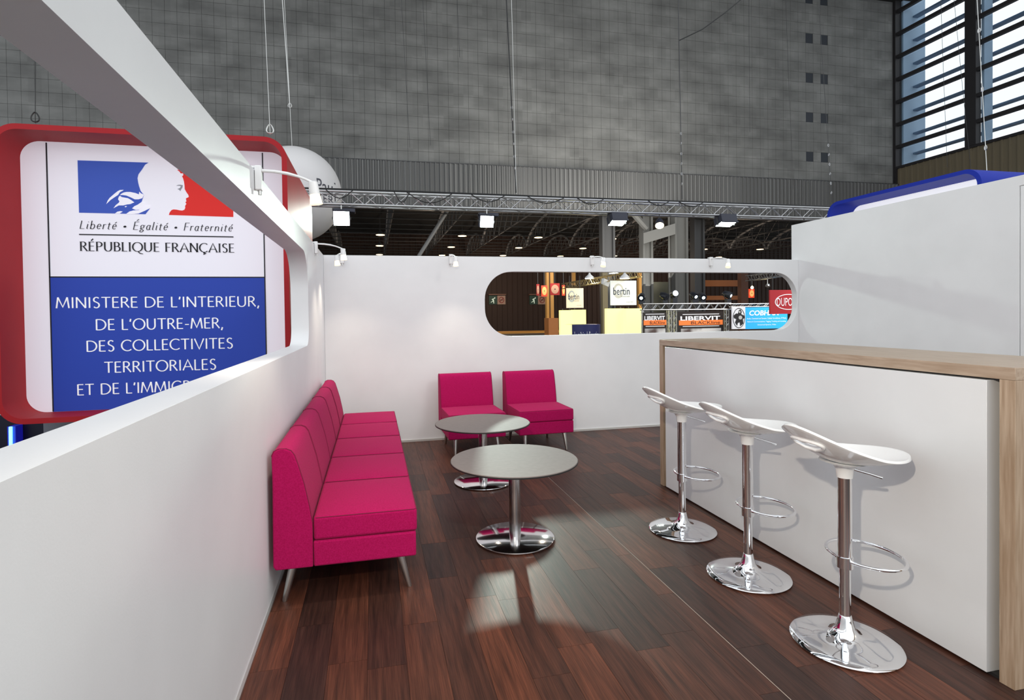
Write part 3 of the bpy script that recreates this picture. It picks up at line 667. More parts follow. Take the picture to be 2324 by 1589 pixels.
# big columns on the far wall line
for p0, p1, y, m, lab in ((1529, 1554, 26.3, COLG, 'wide grey steel column standing right of the yellow round lamp'), (1573, 1592, 28, COLD, 'dark column right of the wide grey one'),
                          (1366, 1390, 28, COLD, 'dark column standing left of the diagonal strut'), (1457, 1475, 27.2, COLG, 'slim grey column carrying the diagonal strut')):
    a, b = at(p0, 610, Y=y).x, at(p1, 610, Y=y).x; w = b-a
    c = thing('steel_column', lab, 'column', ((a+b)/2, y, -.1))
    MB().box(-w/2, w/2, -.12, .02, 0, 7.2).build('web', m, c)
    for q in (-1, 1): MB().box(q*w/2-.06, q*w/2+.06, -.26, .2, 0, 7.2).build('flange', m, c)
a, b = at(1437, 484, Y=26.7), at(1468, 519, Y=26.7)
st = tag(MB().tube([a, b], .17, 8).build('strut', COLG), 'grey diagonal strut meeting the slim column', 'strut')
a, b = at(1458, 542, Y=26.6), at(1530, 520, Y=26.0); d = (b-a)/2
tag(MB().obox((a+b)/2, d, Vector((0, .12, 0)), Vector((0, 0, .28))).build('sloping_beam', COLG), 'grey sloping beam between the slim and the wide column', 'beam')
a = at(1519, 600, Y=26.5)
tag(MB().tube([(a.x, 26.5, -.1), (a.x, 26.5, 6.9)], .06, 8).build('drain_pipe', COLG), 'thin grey vertical pipe beside the wide column', 'pipe')

# ================================================================== main lighting truss
def truss(name, lab, cat, A, B, size, n, m=ALU, rc=.024, rb=.009, up=Vector((0, 0, 1)), group=None, join=False):
    A, B = Vector(A), Vector(B); d = (B-A); L = d.length; t = d.normalized(); s = t.cross(up).normalized(); u = s.cross(t).normalized(); h = size/2
    root = thing(name, lab, cat, A, 0, group); cs = [(-1, -1), (1, -1), (1, 1), (-1, 1)]
    if join:
        mb = MB()
        for a, b in cs: mb.tube([s*a*h+u*b*h, s*a*h+u*b*h+t*L], rc, 6)
        mb.build('chords', m, root, smooth=.6); mb = MB()
        for i in range(n):
            for k in range(4):
                p, q = cs[k], cs[(k+1) % 4]
                if i % 2: p, q = q, p
                mb.tube([s*p[0]*h+u*p[1]*h+t*(L*i/n), s*q[0]*h+u*q[1]*h+t*(L*(i+1)/n)], rb, 4, cap=False)
        stuff(mb.build('braces', m, root)); return root
    for a, b in cs: MB().tube([s*a*h+u*b*h, s*a*h+u*b*h+t*L], rc, 10).build('chord', m, root, smooth=.6)
    step = L/n; mem = {}
    for k in range(4):
        for par in (0, 1):
            p, q = cs[k], cs[(k+1) % 4]
            if par: p, q = q, p
            o = MB().tube([s*p[0]*h+u*p[1]*h, s*q[0]*h+u*q[1]*h+t*step], rb, 6).build('brace', m, root, smooth=.6); mem[(k, par)] = o.data; bpy.data.objects.remove(o)
    for i in range(n):
        for k in range(4): inst(mem[(k, (i+k) % 2)], 'brace', root, Matrix.Translation(t*step*i))
    return root
TY = 11.3
a, b = at(735, 445, Y=TY-.15), at(1905, 479, Y=TY-.15); zt = (at(1200, 464, Y=TY-.15).z)+.02
truss('lighting_truss', 'long silver lighting truss hanging across the stand behind the back wall', 'truss', (-2.2, TY, zt), (12.0, TY, zt), .25, 48)
cb = MB(); z1 = zt+.166
cb.tube([(-2.0, TY-.10, z1), (1, TY-.1, z1+.01), (4, TY-.10, z1), (11.9, TY-.1, z1)], .018, 6)
tag(cb.build('power_cable', BLACK, smooth=1), 'black power cable lying along the top of the lighting truss', 'cable')
for i, (xx, w_, dp) in enumerate(((-.6, .5, .16), (.6, .3, .2), (1.15, .9, .2), (2.35, .7, .14), (3.6, .8, .13), (4.6, .6, .12), (6.2, .5, .1), (7.0, .6, .1))):
    P = [(xx+w_*(j/10-.5), TY-.15, z1-.02-dp*math.sin(PI*j/10)) for j in range(11)]
    tag(MB().tube(P, .010, 6).build('cable_loop', BLACK, smooth=1), 'sagging black cable loop slung under the top rail, %s from the left' % ['first', 'second', 'third', 'fourth', 'fifth', 'sixth', 'seventh', 'eighth'][i], 'cable', 'cable loops on the lighting truss')
# floodlights
HOUS = mat('dark_blue_housing', (.02, .022, .04), .4); FGL = mat('metal_halide_glow', (.9, 1, .95), .4, emit=(.86, 1, .93), estr=22); FGW = mat('warm_flood_glow', (1, .9, .6), .4, emit=(1, .82, .45), estr=10)
def flood(px, py, tilt, lab, w=.17, h=.12, pwr=0, rz=0., aim=None, ang=2.4, dy=-.125):
    p = at(px, py, Y=TY+dy)
    r = thing('floodlight', lab, 'floodlight', p, rz, 'floodlights under the lighting truss'); R = Matrix.Rotation(tilt, 3, 'X')
    def T(mb): mb.v = [tuple(R @ Vector(q)) for q in mb.v]; return mb
    T(MB().plate([[(-w*.55, -h*.6), (w*.55, -h*.6), (w, -h), (w, h), (-w, h), (-w, -h)]], lambda u, v, q: (u, q, v), .18)).build('housing', HOUS, r, bevel=.01)
    T(MB().box(-w*.92, w*.92, -.012, -.002, -h*.9, h*.9)).build('lens', FGL, r, bevel=.02)
    T(MB().box(-w*1.04, w*1.04, -.03, .0, h*.92, h*1.06)).build('visor', HOUS, r)
    T(MB().box(-w*1.1, -w*1.0, -.03, .16, -.02, .02)).build('bracket_arm', COLD, r); T(MB().box(w*1.0, w*1.1, -.03, .16, -.02, .02)).build('bracket_arm', COLD, r)
    MB().box(-w*1.1, w*1.1, .05, .1, h+.03, h+.06).build('yoke', COLD, r); MB().box(-.15, .26, .02, .22, h*.9, h+.06).build('ballast_box', HOUS, r, bevel=.01)
    MB().tube([(0, 0, h+.03), (0, 0, zt-.13-p.z)], .012, 8).build('hanger', SATIN, r)
    if pwr:
        l = lamp('flood_light', 'SPOT', tuple(R @ Vector((0, -.06, 0))), pwr, (.84, 1, .89), r, target=(Vector(aim)-p if aim else tuple(R @ Vector((0, -2, 0)))), size=.1, angle=ang, blend=.5)
    return r
flood(775, 496, .25, 'dazzling square floodlight under the truss by the balloon', .16, .15, pwr=FLOOD*.22)
flood(1105, 503, .35, 'dazzling floodlight under the truss above the left end of the slot', .15, .13, pwr=FLOOD, aim=(1.1, 2.8, 0), ang=.66)
flood(1402, 505, 1.25, 'floodlight tilted down under the truss, left of the round yellow lamp', .18, .15, pwr=FLOOD*.08)
flood(1648, 508, 1.3, 'floodlight tilted down under the truss, nearest to the blue sign', .2, .15, pwr=FLOOD*.08)
p = at(1497, 512, Y=TY-.125); r = thing('par_lamp', 'round warm par lamp hanging under the truss before the strut', 'spotlight', p)
ax = Vector((.25, .5, .7)); MB().lathe([(.05, .2), (.085, .12), (.1, 0), (.095, 0)], n=24, ax=ax).build('can', HOUS, r, smooth=1); MB().lathe([(0, -.006), (.092, -.006), (.092, 0), (0, 0)], n=24, ax=ax).build('lens', FGW, r)
MB().tube([(0, .05, .10), (0, 0, zt-.125-p.z)], .01, 6).build('hanger', COLD, r)

# ================================================================== hanging cables
def cable(pxa, pya, pxb, pyb, Y, lab, m=None, r=.008, ring=False, chain=None, ext=True):
    a, b = at(pxa, pya, Y=Y), at(pxb, pyb, Y=Y)
    a = b+(a-b)*((21.0-b.z)/(a.z-b.z))
    c = thing('hanging_cable', lab, 'cable', b); v = a-b
    mb = MB().tube([v, v*.66+Vector((.01, 0, 0)), v*.33-Vector((.01, 0, 0)), (0, 0, 0)], r, 6).build('wire', m or SATIN, c, smooth=1)
    if ring: MB().tube([(.035*math.sin(q*PI/8)*(1-.4*math.cos(q*PI/8)), 0, .06+.05*math.cos(q*PI/8)) for q in range(16)], .007, 6, closed=True).build('ring', m or SATIN, c, smooth=1)
    if chain:
        z0, z1 = chain; d = .05 if Y < 15 else .1
        for i in range(int(abs(z1-z0)/1)): pass
        n = 6
        for i in range(n):
            q = v*z0+(v*z1-v*z0)*i/n
            MB().tube([q+Vector((math.cos(t_*PI/4)*.016*(i % 2), math.cos(t_*PI/4)*.016*((i+1) % 2), math.sin(t_*PI/4)*.035)) for t_ in range(8)], .006, 5, closed=True).build('chain_link', ALU, c, smooth=1)
    return c
cable(1150, 0, 1171, 438, TY, 'black cable dropping to the lighting truss left of the centre', BLACK, .013, chain=(.03, .12))
cable(1163, 60, 1172, 440, TY+.1, 'thin steel wire beside the black cable to the lighting truss', SATIN, .006, chain=(.8, .95))
cable(1540, 0, 1548, 452, TY, 'steel wire with chain holding the truss near the round lamp', COLD, .009, chain=(.02, .1))
cable(1858, 0, 1889, 470, TY, 'faint wire rising from the truss beside the blue sign', COLD, .005, chain=(.02, .1))
a, b = at(1541, 92, Y=TY), at(1690, -8, Y=TY)
tag(MB().tube([a, a.lerp(b, .35)+Vector((0, 0, -.1)), a.lerp(b, .7)+Vector((0, 0, -.07)), b], .013, 6).build('slack_cable', BLACK, smooth=1), 'black slack cable curving up to the right before the concrete wall', 'cable')
cable(81, 60, 80, 279, YS+.1, 'dark wire with a ring lifting the red sign at its left', BLACK, .004, ring=True)
cable(600, 0, 613, 305, YS+.15, 'steel wire lifting the red sign at its right corner', SATIN, .003, ring=True)
cable(646, 0, 664, 355, 15.6, 'steel wire dropping behind the balloon', SATIN, .006, ring=False)
cable(640, -20, 658, 245, 13.0, 'loose steel wire ending in a ring above the balloon', SATIN, .008, ring=True)
cable(2218, 0, 2240, 392, 6.2, 'steel wire with chain lifting the blue sign', SATIN, .005, chain=(.02, .3))
for i, (xa, ya, xb, yb) in enumerate(((915, 60, 930, 335), (1038, 0, 1043, 130), (1700, 0, 1702, 300), (1783, 0, 1801, 430), (960, 0, 977, 330), (2180, 150, 2205, 400), (2135, 0, 2150, 380))):
    cable(xa, ya, xb, yb, 20, ['thin wire hanging before the concrete wall left of the black cable', 'short thin wire before the concrete wall by the black cable', 'thin wire before the concrete wall right of the slack cable', 'thin wire reaching down beside the vent openings', 'thin wire ending above the ribbed band', 'thin wire hanging before the lower window', 'thin wire hanging before the window bars'][i], COLD, .008, ext=ya == 0)

# ================================================================== other stands seen through the slot
def face(px0, py0, px1, py1, Y, th=.04):
    a, b = at(px0, py1, Y=Y), at(px1, py0, Y=Y); return a.x, b.x, a.z, b.z
def board(name, lab, cat, box, Y, m, th=.05, group=None):
    x0, x1, z0, z1 = face(*box, Y); r = thing(name, lab, cat, (x0, Y, z0), 0, group)
    MB().box(0, x1-x0, 0, th, 0, z1-z0).build('board', m, r)
    return r, x1-x0, z1-z0, (lambda u, v, e=.006: (u, -e, v))
WHB = mat('white_banner', (.75, .78, .78), .6, emit=(.8, .9, .9), estr=.25); WHO = mat('warm_lit_banner', (.8, .66, .5), .6, emit=(1, .78, .5), estr=.35)  # light falling on the hanging banners put into their colour and emission
INK2 = mat('slate_ink', (.03, .045, .08), .6); GREYR = mat('pale_grey_ring', (.52, .54, .55), .6)
YEL = mat('yellow_light_box', (.8, .75, .2), .5, emit=(1, .90, .30), estr=1.3)
for box, Y, m, lab in (((1286, 654, 1324, 699), 21.0, WHO, 'small warm-lit hanging banner with grey ring and dark lettering'), ((1386, 637, 1444, 693), 18.5, WHB, 'larger pale hanging banner with grey ring and dark lettering')):
    r, w, h, fn = board('banner', lab, 'banner', box, Y, m)
    mb = MB(); o_ = arc(w*.30, h*.58, w*.20, h*.30, 0, 360, 28)[:-1]; i_ = arc(w*.31, h*.60, w*.13, h*.20, 0, 360, 28)[:-1]
    mb.plate([o_, i_], lambda u, v, q: (u, -.004, v), 0); mb.build('ring_logo', GREYR, r)
    mb = MB(); text_on(mb, 'bertin', fn, w*.1, w*.74, h*.42, h*.72, bold=.008); mb.build('lettering', INK2, r)
    mb = MB(); text_on(mb, 'TECHNOLOGIES', fn, w*.38, w*.74, h*.33, h*.38); text_on(mb, 'Groupe CNIM', fn, w*.6, w*.86, h*.10, h*.145); mb.build('small_lettering', INK2, r)
    for q in (.2, .8): MB().tube([(w*q, .02, h), (w*q, .02, h+.5)], .012, 5).build('hanger', COLD, r)
for i, (box, Y, lab) in enumerate((((1273, 704, 1299, 768), 19.5, 'glowing yellow light column at the far left below the warm banner'), ((1299.5, 703, 1330, 768), 19.7, 'glowing yellow light column just right of the leftmost one'),
                               ((1378, 700, 1417, 768), 17.6, 'glowing yellow light column under the larger pale banner'), ((1421, 700, 1457, 768), 17.4, 'glowing yellow light column beside the truss stand'))):
    x0, x1, z0, z1 = face(*box, Y); r = thing('light_column', lab, 'light box', (x0, Y, -.08), 0, 'yellow light columns')
    MB().box(0, x1-x0, 0, .2, 0, z1+.08).build('lit_body', YEL, r, bevel=.01)
    for q in (.2, .8): MB().box((x1-x0)*q-.015, (x1-x0)*q+.015, .02, .05, z1+.08, z1+.14).build('fixing', COLD, r)
# curved blue counter
x0, x1, z0, z1 = face(1302, 736, 1367, 768, 17.0); r = thing('curved_desk', 'curved dark blue desk front with white slogan', 'desk', ((x0+x1)/2, 17, -.08)); w = (x1-x0)/2; R_ = 1.1*w*1.6
cv = lambda u, v, e=0: (u, R_-math.sqrt(R_*R_-u*u)-e+0, v)
mb = MB(); n = 16
for i in range(n):
    a, b = -w+2*w*i/n, -w+2*w*(i+1)/n; mb.quad(cv(a, 0), cv(b, 0), cv(b, z1+.08), cv(a, z1+.08)); mb.quad(cv(a, z1+.08), cv(b, z1+.08), (b, R_, z1+.08), (a, R_, z1+.08))
mb.build('front', mat('navy_print', (.02, .025, .12), .4), r, smooth=.6)
mb = MB(); text_on(mb, "La maîtrise de l'innovation", lambda u, v: cv(u, v, .01), -w*.86, w*.78, z1-.38, z1-.14); mb.build('lettering', INKW, r)
# diagonal warm truss with lamps
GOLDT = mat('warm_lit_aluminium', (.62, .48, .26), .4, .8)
A, B = at(1280, 650, Y=23), at(1450, 621, Y=17.5)
truss('lighting_truss', 'small warm-lit truss rising diagonally above the two pale banners', 'truss', A, B, .22, 34, GOLDT, .02, .011, join=True)
def dish(px, py, Y, lab, m=None):
    p = at(px, py, Y=Y); r = thing('dish_lamp', lab, 'lamp', p, 0, 'small lamps of the stands behind'); MB().lathe([(.03, .22), (.05, .16), (.17, .05), (.19, 0), (.18, 0)], n=20).build('shade', WHITE, r, smooth=1); MB().lathe([(0, -.01), (.17, -.01), (.17, .005), (0, .005)], n=16).build('diffuser', m or FGL, r)
    MB().tube([(0, 0, .2), (0, 0, .6)], .01, 5).build('cord', COLD, r)
dish(1338, 632, 20.5, 'white dish lamp on the diagonal truss at its middle'); dish(1393, 620, 20, 'white dish lamp just under the slot edge'); dish(1418, 632, 18, 'warm dish lamp at the upper end of the diagonal truss', FGW)
p = at(1372, 640, Y=19.4); r = thing('barn_door_lamp', 'square white barn-door lamp hanging from the diagonal truss', 'lamp', p); MB().obox((0, 0, 0), (.09, .03, -.03), (-.02, .07, 0), (.02, .02, .1)).build('housing', WHITE, r); MB().obox((.03, -.08, -.05), (.12, 0, -.05), (0, .01, .0), (.03, 0, .09)).build('door', WHITE, r)
# wooden column
OR = mat('orange_lit_wood', (.55, .19, .04), .5); ORD = mat('amber_tone', (.75, .35, .06), .5)  # orange light on the column wood and hall floor put into these colours
x0, x1, _, _ = face(1242, 600, 1256, 760, 30); r = thing('wooden_column', 'orange-lit wooden column left of the yellow light columns', 'column', (x0, 30, -.1)); ztop = at(1250, 603, Y=30).z; MB().box(0, x1-x0, 0, .3, 0, ztop).build('shaft', ORD, r); MB().box((x1-x0)*.35, (x1-x0)*.5, -.02, 0, 0, ztop).build('groove', mat('dark_groove', (.08, .03, .01), .7), r)
x2 = face(1243, 600, 1263, 760, 29.7); MB().box(x2[0]-x0, x2[1]-x0, -.5, .3, 0, at(1250, 722, Y=29.7).z+.1).build('base', OR, r)
for a_, b_, Y in ((1301, 1306, 33), ): 
    q = face(a_, 604, b_, 760, Y); tag(MB().box(q[0], q[1], Y, Y+.2, 3.2, q[3]).build('slim_post', ORD), 'slim amber post hanging above the warm banner', 'post')
q = face(1451, 604, 1456, 700, 24); tag(MB().box(q[0], q[1], 24, 24.2, 1.5, q[3]).build('slim_post', ORD), 'slim amber post right of the larger pale banner', 'post')
q = face(1369, 604, 1379, 770, 23); tag(MB().box(q[0], q[1], 23, 23.2, -.08, q[3]).build('slim_post', mat('olive_post', (.22, .18, .10), .6)), 'olive post behind the yellow light columns', 'post')
# red ring signs
REDS = mat('red_sign_cloth', (.5, .015, .012), .6); REDL = mat('lit_red_sign', (.85, .05, .02), .6, emit=(1, .1, .03), estr=.5); PEACH = mat('peach_ring', (.75, .4, .25), .6); ORR = mat('lit_orange_ring', (1, .5, .15), .6, emit=(1, .5, .15), estr=.5)  # light on the bright red faces and rings put into colour and emission
for box, m, m2, lab in (((1218, 645, 1224, 671), REDS, PEACH, 'narrow dark red ring sign, leftmost'), ((1229, 648, 1242, 673), REDL, ORR, 'lit red sign with orange ring left of the wooden column'), ((1249, 643, 1270, 670), REDS, PEACH, 'dark red sign with peach ring right of the wooden column'), ((1276, 647, 1282, 671), REDL, ORR, 'narrow lit red sign beside the warm banner'), ((1700, 656, 1712, 676), REDL, ORR, 'orange red sign scrap by the right-hand truss')):
    r, w, h, fn = board('ring_sign', lab, 'sign', box, 28.0, m); o_ = arc(w*.5, h*.5, w*.4, h*.38, 0, 360, 24)[:-1]; mb = MB(); mb.plate([o_], lambda u, v, q: (u, -.008, v), 0); mb.build('ring', m2, r)
    mb = MB(); mb.plate([arc(w*.5, h*.5, w*.06, h*.06, 0, 360, 12)[:-1]], lambda u, v, q: (u, -.012, v), 0); mb.build('dot', INK, r); MB().tube([(w/2, .02, h), (w/2, .02, h+1)], .015, 5).build('hanger', COLD, r)
# exit and no smoking signs on the brown wall
for k, ox in enumerate((0, 92)):
    r, w, h, fn = board('exit_sign', 'green exit sign with running man, %s of the two on the brown wall' % ('left' if k == 0 else 'right'), 'sign', (1110+ox, 671, 1128+ox, 691), 50.39, mat('exit_green', (.01, .05, .03), .5))
    mb = MB(); mb.plate([[(w*.55, h*.62), (w*.75, h*.66), (w*.78, h*.78), (w*.68, h*.82), (w*.62, h*.7), (w*.45, h*.66), (w*.3, h*.55), (w*.42, h*.52), (w*.45, h*.4), (w*.2, h*.26), (w*.24, h*.2), (w*.5, h*.34), (w*.55, h*.1), (w*.63, h*.1), (w*.62, h*.42), (w*.6, h*.55)]], lambda u, v, q: (u, -.01, v), 0); mb.build('running_man', mat('exit_white', (.7, .8, .7), .6, emit=(.7, .9, .7), estr=.25), r)
    r, w, h, fn = board('no_smoking_sign', 'white no-smoking sign with red circle, %s of the two' % ('left' if k == 0 else 'right'), 'sign', (1129+ox, 671, 1147+ox, 691), 50.39, mat('sign_cream', (.42, .27, .2), .6))
    mb = MB(); mb.plate([arc(w*.5, h*.5, w*.34, h*.36, 0, 360, 24)[:-1], arc(w*.5, h*.5, w*.26, h*.28, 0, 360, 24)[:-1]], lambda u, v, q: (u, -.01, v), 0)
    mb.quad((w*.26, -.01, h*.3), (w*.32, -.01, h*.25), (w*.74, -.01, h*.7), (w*.68, -.01, h*.75)); mb.build('red_circle', mat('dark_red_ink', (.25, .02, .015), .6), r)
    mb = MB(); mb.box(w*.32, w*.7, -.008, -.004, h*.46, h*.54); mb.build('cigarette', INK, r)
    a = face(1109+ox, 667, 1148+ox, 670, 50.2); tag(MB().box(a[0], a[1], 50.1, 50.44, a[2], a[3]).build('sign_light', mat('sign_rail', (.16, .08, .05), .6)), 'dim light bar above the %s pair of wall signs' % ('left' if k == 0 else 'right'), 'light')
# orange light on the hall floor, painted as a raised amber strip, and small details at the bottom left of the slot
q = at(1130, 759, Y=42); tag(MB().box(q.x-1, q.x+7.0, 41.5, 43.5, -.08, .06).build('lit_floor_overlay', ORD), 'orange light on the hall floor laid in as a low amber platform along the foot of the brown wall', 'overlay')
# panels and beams behind
q = face(1464, 640, 1527, 700, 27.8); tag(MB().box(q[0], q[1], 27.8, 27.95, -.08, q[3]).build('partition_panel', mat('olive_grey_panel', (.12, .115, .08), .7)), 'olive grey partition standing between the grey columns', 'partition')
for a_, lab in (((1592, 636, 1683, 650), 'amber cross beam right of the dark column, upper'), ((1600, 671, 1685, 681), 'amber cross beam right of the dark column, lower')):
    q = face(*a_, 36); tag(MB().box(q[0], q[1], 36, 36.4, q[2], q[3]).build('cross_beam', mat('amber_beam', (.55, .18, .05), .6)), lab, 'beam')
q = face(1683, 604, 1698, 760, 34); tag(MB().box(q[0], q[1], 34, 34.4, -.08, q[3]).build('brown_post', mat('brown_post', (.14, .055, .03), .6)), 'brown post right of the amber cross beams', 'post')
# truss stand with posters
YT = 16.0
z_ = at(1550, 696, Y=YT).z; xa_, xb_ = at(1456, 700, Y=YT).x, at(1655, 700, Y=YT).x
truss('display_truss', 'silver truss gate top bar above the two black posters', 'truss', (xa_, YT, z_), (xb_, YT, z_-.01), .19, 20, ALU, .020, .014, join=True)
for p_, lab in ((1458.5, 'slim truss upright at the left end of the gate'), (1519, 'truss upright between the two posters, left one'), (1530, 'truss upright between the two posters, right one'), (1649, 'truss upright at the right end of the gate')):
    xq = at(p_, 730, Y=YT).x; truss('display_truss', lab, 'truss', (xq, YT, -.08), (xq, YT, z_-.1), .10 if p_ > 1500 else .05, 14, ALU, .014, .008, up=Vector((0, 1, 0)), join=True)
BLKP = mat('black_poster', (.022, .014, .012), .4); ORB = mat('orange_band', (.9, .2, .04), .6, emit=(1, .25, .05), estr=.3); PHO = mat('poster_photo', (.45, .42, .40), .5)  # the band's emission paints in the light falling on the poster
noise_col(PHO, (.12, .08, .07), (.8, .78, .76), ns=1.6, detail=2, lo=.42, hi=.58)
for box, lab in (((1460, 709, 1513, 768), 'small black poster with orange band between the left truss uprights'), ((1539, 706, 1642, 768), 'wide black poster with orange band under the truss gate')):
    r, w, h, fn = board('poster', lab, 'poster', box, YT-.12, BLKP, .02); py = lambda p: h*(768-p)/(768-box[1]); px = lambda f: w*f
    mb = MB(); mb.box(w*.02, w*.98, -.004, -.001, py(738), py(726.5)); mb.build('orange_band', ORB, r)
    mb = MB(); text_on(mb, 'LIBERVIT', fn, w*.05, w*.92, py(727), py(717), bold=.03); mb.build('lettering', INKW, r)
    c2 = bpy.data.curves; mb = MB(); text_on(mb, 'BLACKline', lambda u, v: (u, -.008, v), w*.28, w*.92, py(736), py(729)); mb.build('lettering', INK, r)
    mb = MB(); mb.box(w*.1, w*.9, -.004, -.001, py(713.5), py(712)); mb.box(w*.1, w*.9, -.004, -.001, py(741.5), py(740)); mb.build('white_rule', INKW, r)
    mb = MB(); mb.box(w*.06, w*.94, -.004, -.001, 0, py(746)); mb.build('photo', PHO, r)
# stage heads on the truss gate
LENS = mat('cyan_lens_glow', (.7, .9, 1), .4, emit=(.7, .93, 1), estr=6); HEAD = mat('black_head', (.01, .012, .018), .35)
for px_, py_, dx, big, lab in ((1456, 674, -.5, 1, 'black stage spotlight head at the left end of the gate, aimed left'), (1508, 672, .35, 0, 'black stage spotlight head leaning right on the gate'), (1530, 667, -.1, 2, 'black stage spotlight head with dazzling cyan lens'), (1575, 671, .1, 1, 'black stage spotlight head left of the amber line'), (1594, 673, -.15, 1, 'black stage spotlight head right of the cyan one, lens lowered'), (1652, 669, .5, 1, 'black stage spotlight head at the right end of the gate')):
    p = at(px_, py_, Y=YT); r = thing('stage_spotlight', lab, 'spotlight', p, 0, 'stage heads on the truss gate'); ax = Vector((-dx, .75, .35 if big < 2 else -.1)).normalized()
    MB().lathe([(.04, .18), (.09, .14), (.115, .0), (.11, -.11), (.10, -.11)], n=20, ax=ax).build('head', HEAD, r, smooth=1); lr = .085 if big == 2 else .05; MB().lathe([(0, -.118), (lr, -.116), (lr, -.10), (0, -.10)], n=18, ax=ax).build('lens', LENS if big else HEAD, r)
    for q in (-1, 1): MB().tube([(q*.125, 0, 0), (q*.125, 0, -.1), (q*.05, 0, -.16)], .012, 6).build('yoke_arm', HEAD, r)
    MB().box(-.08, .08, -.06, .06, z_+.09-p.z, max(-.13, z_+.12-p.z)).build('foot', HEAD, r)
# blue banner, figure print, red banner
r, w, h, fn = board('banner', 'bright blue banner with white company lettering', 'banner', (1692, 697, 1787, 747), 15.5, mat('sky_blue_print', (.02, .36, .78), .5, emit=(.02, .4, .9), estr=.35))  # emission in this and the next two prints paints in light on them
mb = MB(); text_on(mb, 'COBHAM', lambda u, v: (u, -.006, v), w*.08, w*.78, h*.62, h*.86, .15, bold=.025)
for i, s_ in enumerate(('Audio, Command and Sensors, Cellular Surveillance, IP Mesh,', 'Network Communications, Tagging, Tracking and Locating,', 'Unmanned Systems, Video')): text_on(mb, s_, lambda u, v: (u, -.006, v), w*(.03, .04, .28)[i], w*(.97, .96, .72)[i], h*(.44-.15*i), h*(.52-.15*i))
mb.build('lettering', INKW, r)
r, w, h, fn = board('banner', 'white banner with black equipment figure in a circle', 'banner', (1662, 697, 1691.5, 747), 15.5, mat('white_print', (.7, .72, .76), .5, emit=(.8, .82, .9), estr=.2))
mb = MB(); mb.plate([arc(w*.5, h*.5, w*.46, h*.46, 0, 360, 28)[:-1], arc(w*.5, h*.5, w*.42, h*.43, 0, 360, 28)[:-1]], lambda u, v, q: (u, -.006, v), 0)
mb.plate([[(w*.1, h*.62), (w*.3, h*.72), (w*.42, h*.7), (w*.5, h*.86), (w*.62, h*.9), (w*.72, h*.78), (w*.68, h*.68), (w*.92, h*.6), (w*.96, h*.5), (w*.8, h*.45), (w*.84, h*.25), (w*.6, h*.12), (w*.56, h*.3), (w*.42, h*.28), (w*.36, h*.14), (w*.2, h*.3), (w*.3, h*.45), (w*.12, h*.5)]], lambda u, v, q: (u, -.006, v), 0); mb.build('figure_print', INK, r)
mb = MB(); mb.plate([arc(w*.6, h*.52, w*.14, h*.09, 0, 360, 16)[:-1]], lambda u, v, q: (u, -.012, v), 0); mb.plate([arc(w*.55, h*.78, w*.07, h*.05, 0, 360, 12)[:-1]], lambda u, v, q: (u, -.012, v), 0); mb.build('grey_detail', GREYR, r)
r, w, h, fn = board('banner', 'red banner with white letters inside an oval, at the right end of the slot', 'banner', (1748, 658, 1822, 713), 14.0, mat('crimson_print', (.42, .012, .02), .5, emit=(.5, .015, .02), estr=.15))
mb = MB(); mb.plate([arc(w*.56, h*.5, w*.42, h*.33, 0, 360, 36)[:-1], arc(w*.56, h*.5, w*.395, h*.30, 0, 360, 36)[:-1]], lambda u, v, q: (u, -.006, v), 0); mb.build('oval', INKW, r)
mb = MB(); text_on(mb, 'DUPONT', lambda u, v: (u, -.006, v), w*.20, w*.92, h*.33, h*.67); mb.build('lettering', INKW, r)
for q in (.1, .9): MB().tube([(w*q, .02, h), (w*q, .02, h+.6)], .01, 5).build('hanger', COLD, r)
zq = at(1700, 693, Y=15.8).z; truss('display_truss', 'low silver truss above the blue banner', 'truss', (at(1657, 693, Y=15.8).x, 15.8, zq), (at(1765, 693, Y=15.8).x, 15.8, zq), .1, 12, ALU, .014, .008, join=True)
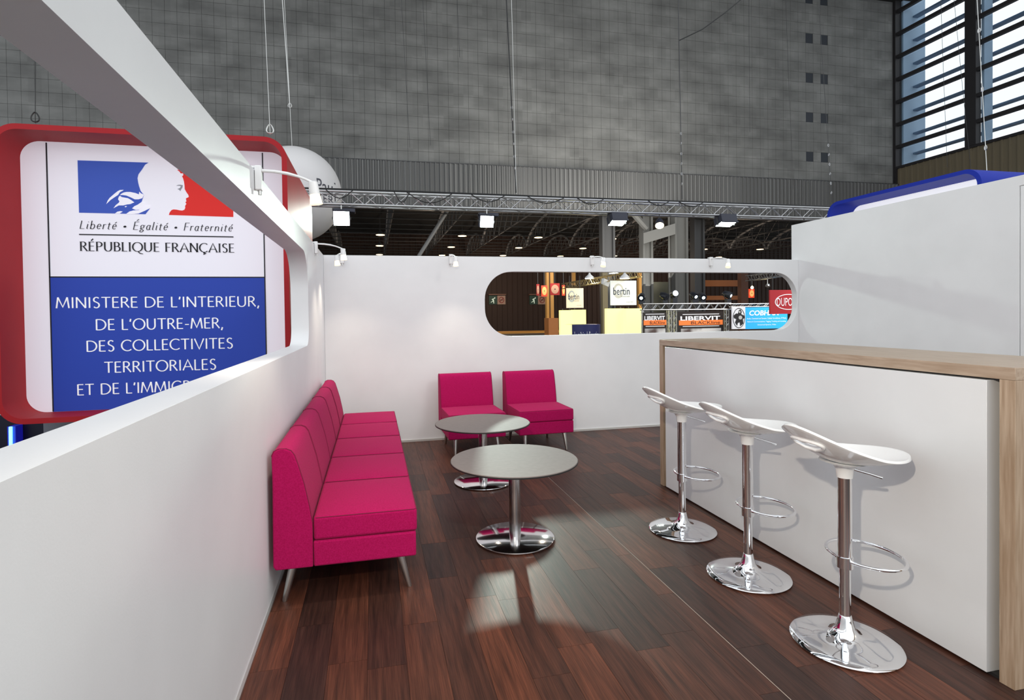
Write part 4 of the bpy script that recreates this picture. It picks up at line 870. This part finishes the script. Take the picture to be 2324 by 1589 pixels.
truss('lighting_truss', 'pale truss in the upper right corner of the slot', 'truss', at(1698, 632, Y=17), at(1830, 612, Y=13), .18, 20, ALU, .016, .009, join=True)
p = at(1707, 653, Y=16.5); r = thing('bulb_lamp', 'warm bulb lamp hanging from the right-hand truss', 'lamp', p); MB().lathe([(.005, -.05), (.035, -.035), (.05, 0), (.035, .035), (.012, .06)], n=16).build('bulb', FGW, r, smooth=1); MB().tube([(0, 0, .05), (0, 0, .28)], .012, 6).build('cord', COLD, r)
p = at(1742, 650, Y=15.5); r = thing('chrome_spotlight', 'small chrome spotlight hanging from the right-hand truss', 'spotlight', p); MB().lathe([(.02, .1), (.05, .08), (.07, 0), (.06, 0)], n=16, ax=(.3, .2, .8)).build('can', CHROME, r, smooth=1); MB().tube([(0, 0, .08), (0, 0, .3)], .008, 5).build('hanger', SATIN, r)
lamp('stands_light', 'AREA', (14, 13.5, 5.0), 420, (1, .93, .82), size=3, target=(12, 20, 1.5))

# ================================================================== things under the red sign
q0, q1, q2 = at(0, 1000, Y=7.3), at(104, 1000, Y=7.3), at(330, 1000, Y=7.3)
tag(MB().box(q0.x-1.5, q1.x, 7.3, 7.5, -.08, .34).build('dark_plinth', mat('navy_black_panel', (.006, .006, .022), .3)), 'dark navy plinth behind the neon tube under the red sign', 'plinth')
tag(MB().box(q1.x+.005, q2.x, 7.25, 7.5, -.08, .33).build('grey_plinth', mat('lilac_grey_panel', (.2, .2, .23), .5)), 'lilac grey plinth under the red sign', 'plinth')
a, b = at(24, 969, Y=7.15), at(25, 1040, Y=7.15); b.z = max(b.z, -.03); r = thing('neon_tube', 'glowing cyan blue neon tube under the corner of the red sign', 'lamp', b)
MB().tube([a-b, (0, 0, 0)], .016, 10).build('tube', mat('cyan_neon', (.2, .7, 1), .4, emit=(.12, .62, 1), estr=4), r, smooth=1); MB().box(-.03, .03, -.02, .03, -.045, 0).build('socket', COLD, r); MB().box(-.04, .04, .02, .15, -.045, (a-b).z).build('mounting', mat('blue_channel', (.01, .01, .25), .4, emit=(.01, .01, .4), estr=.4), r)
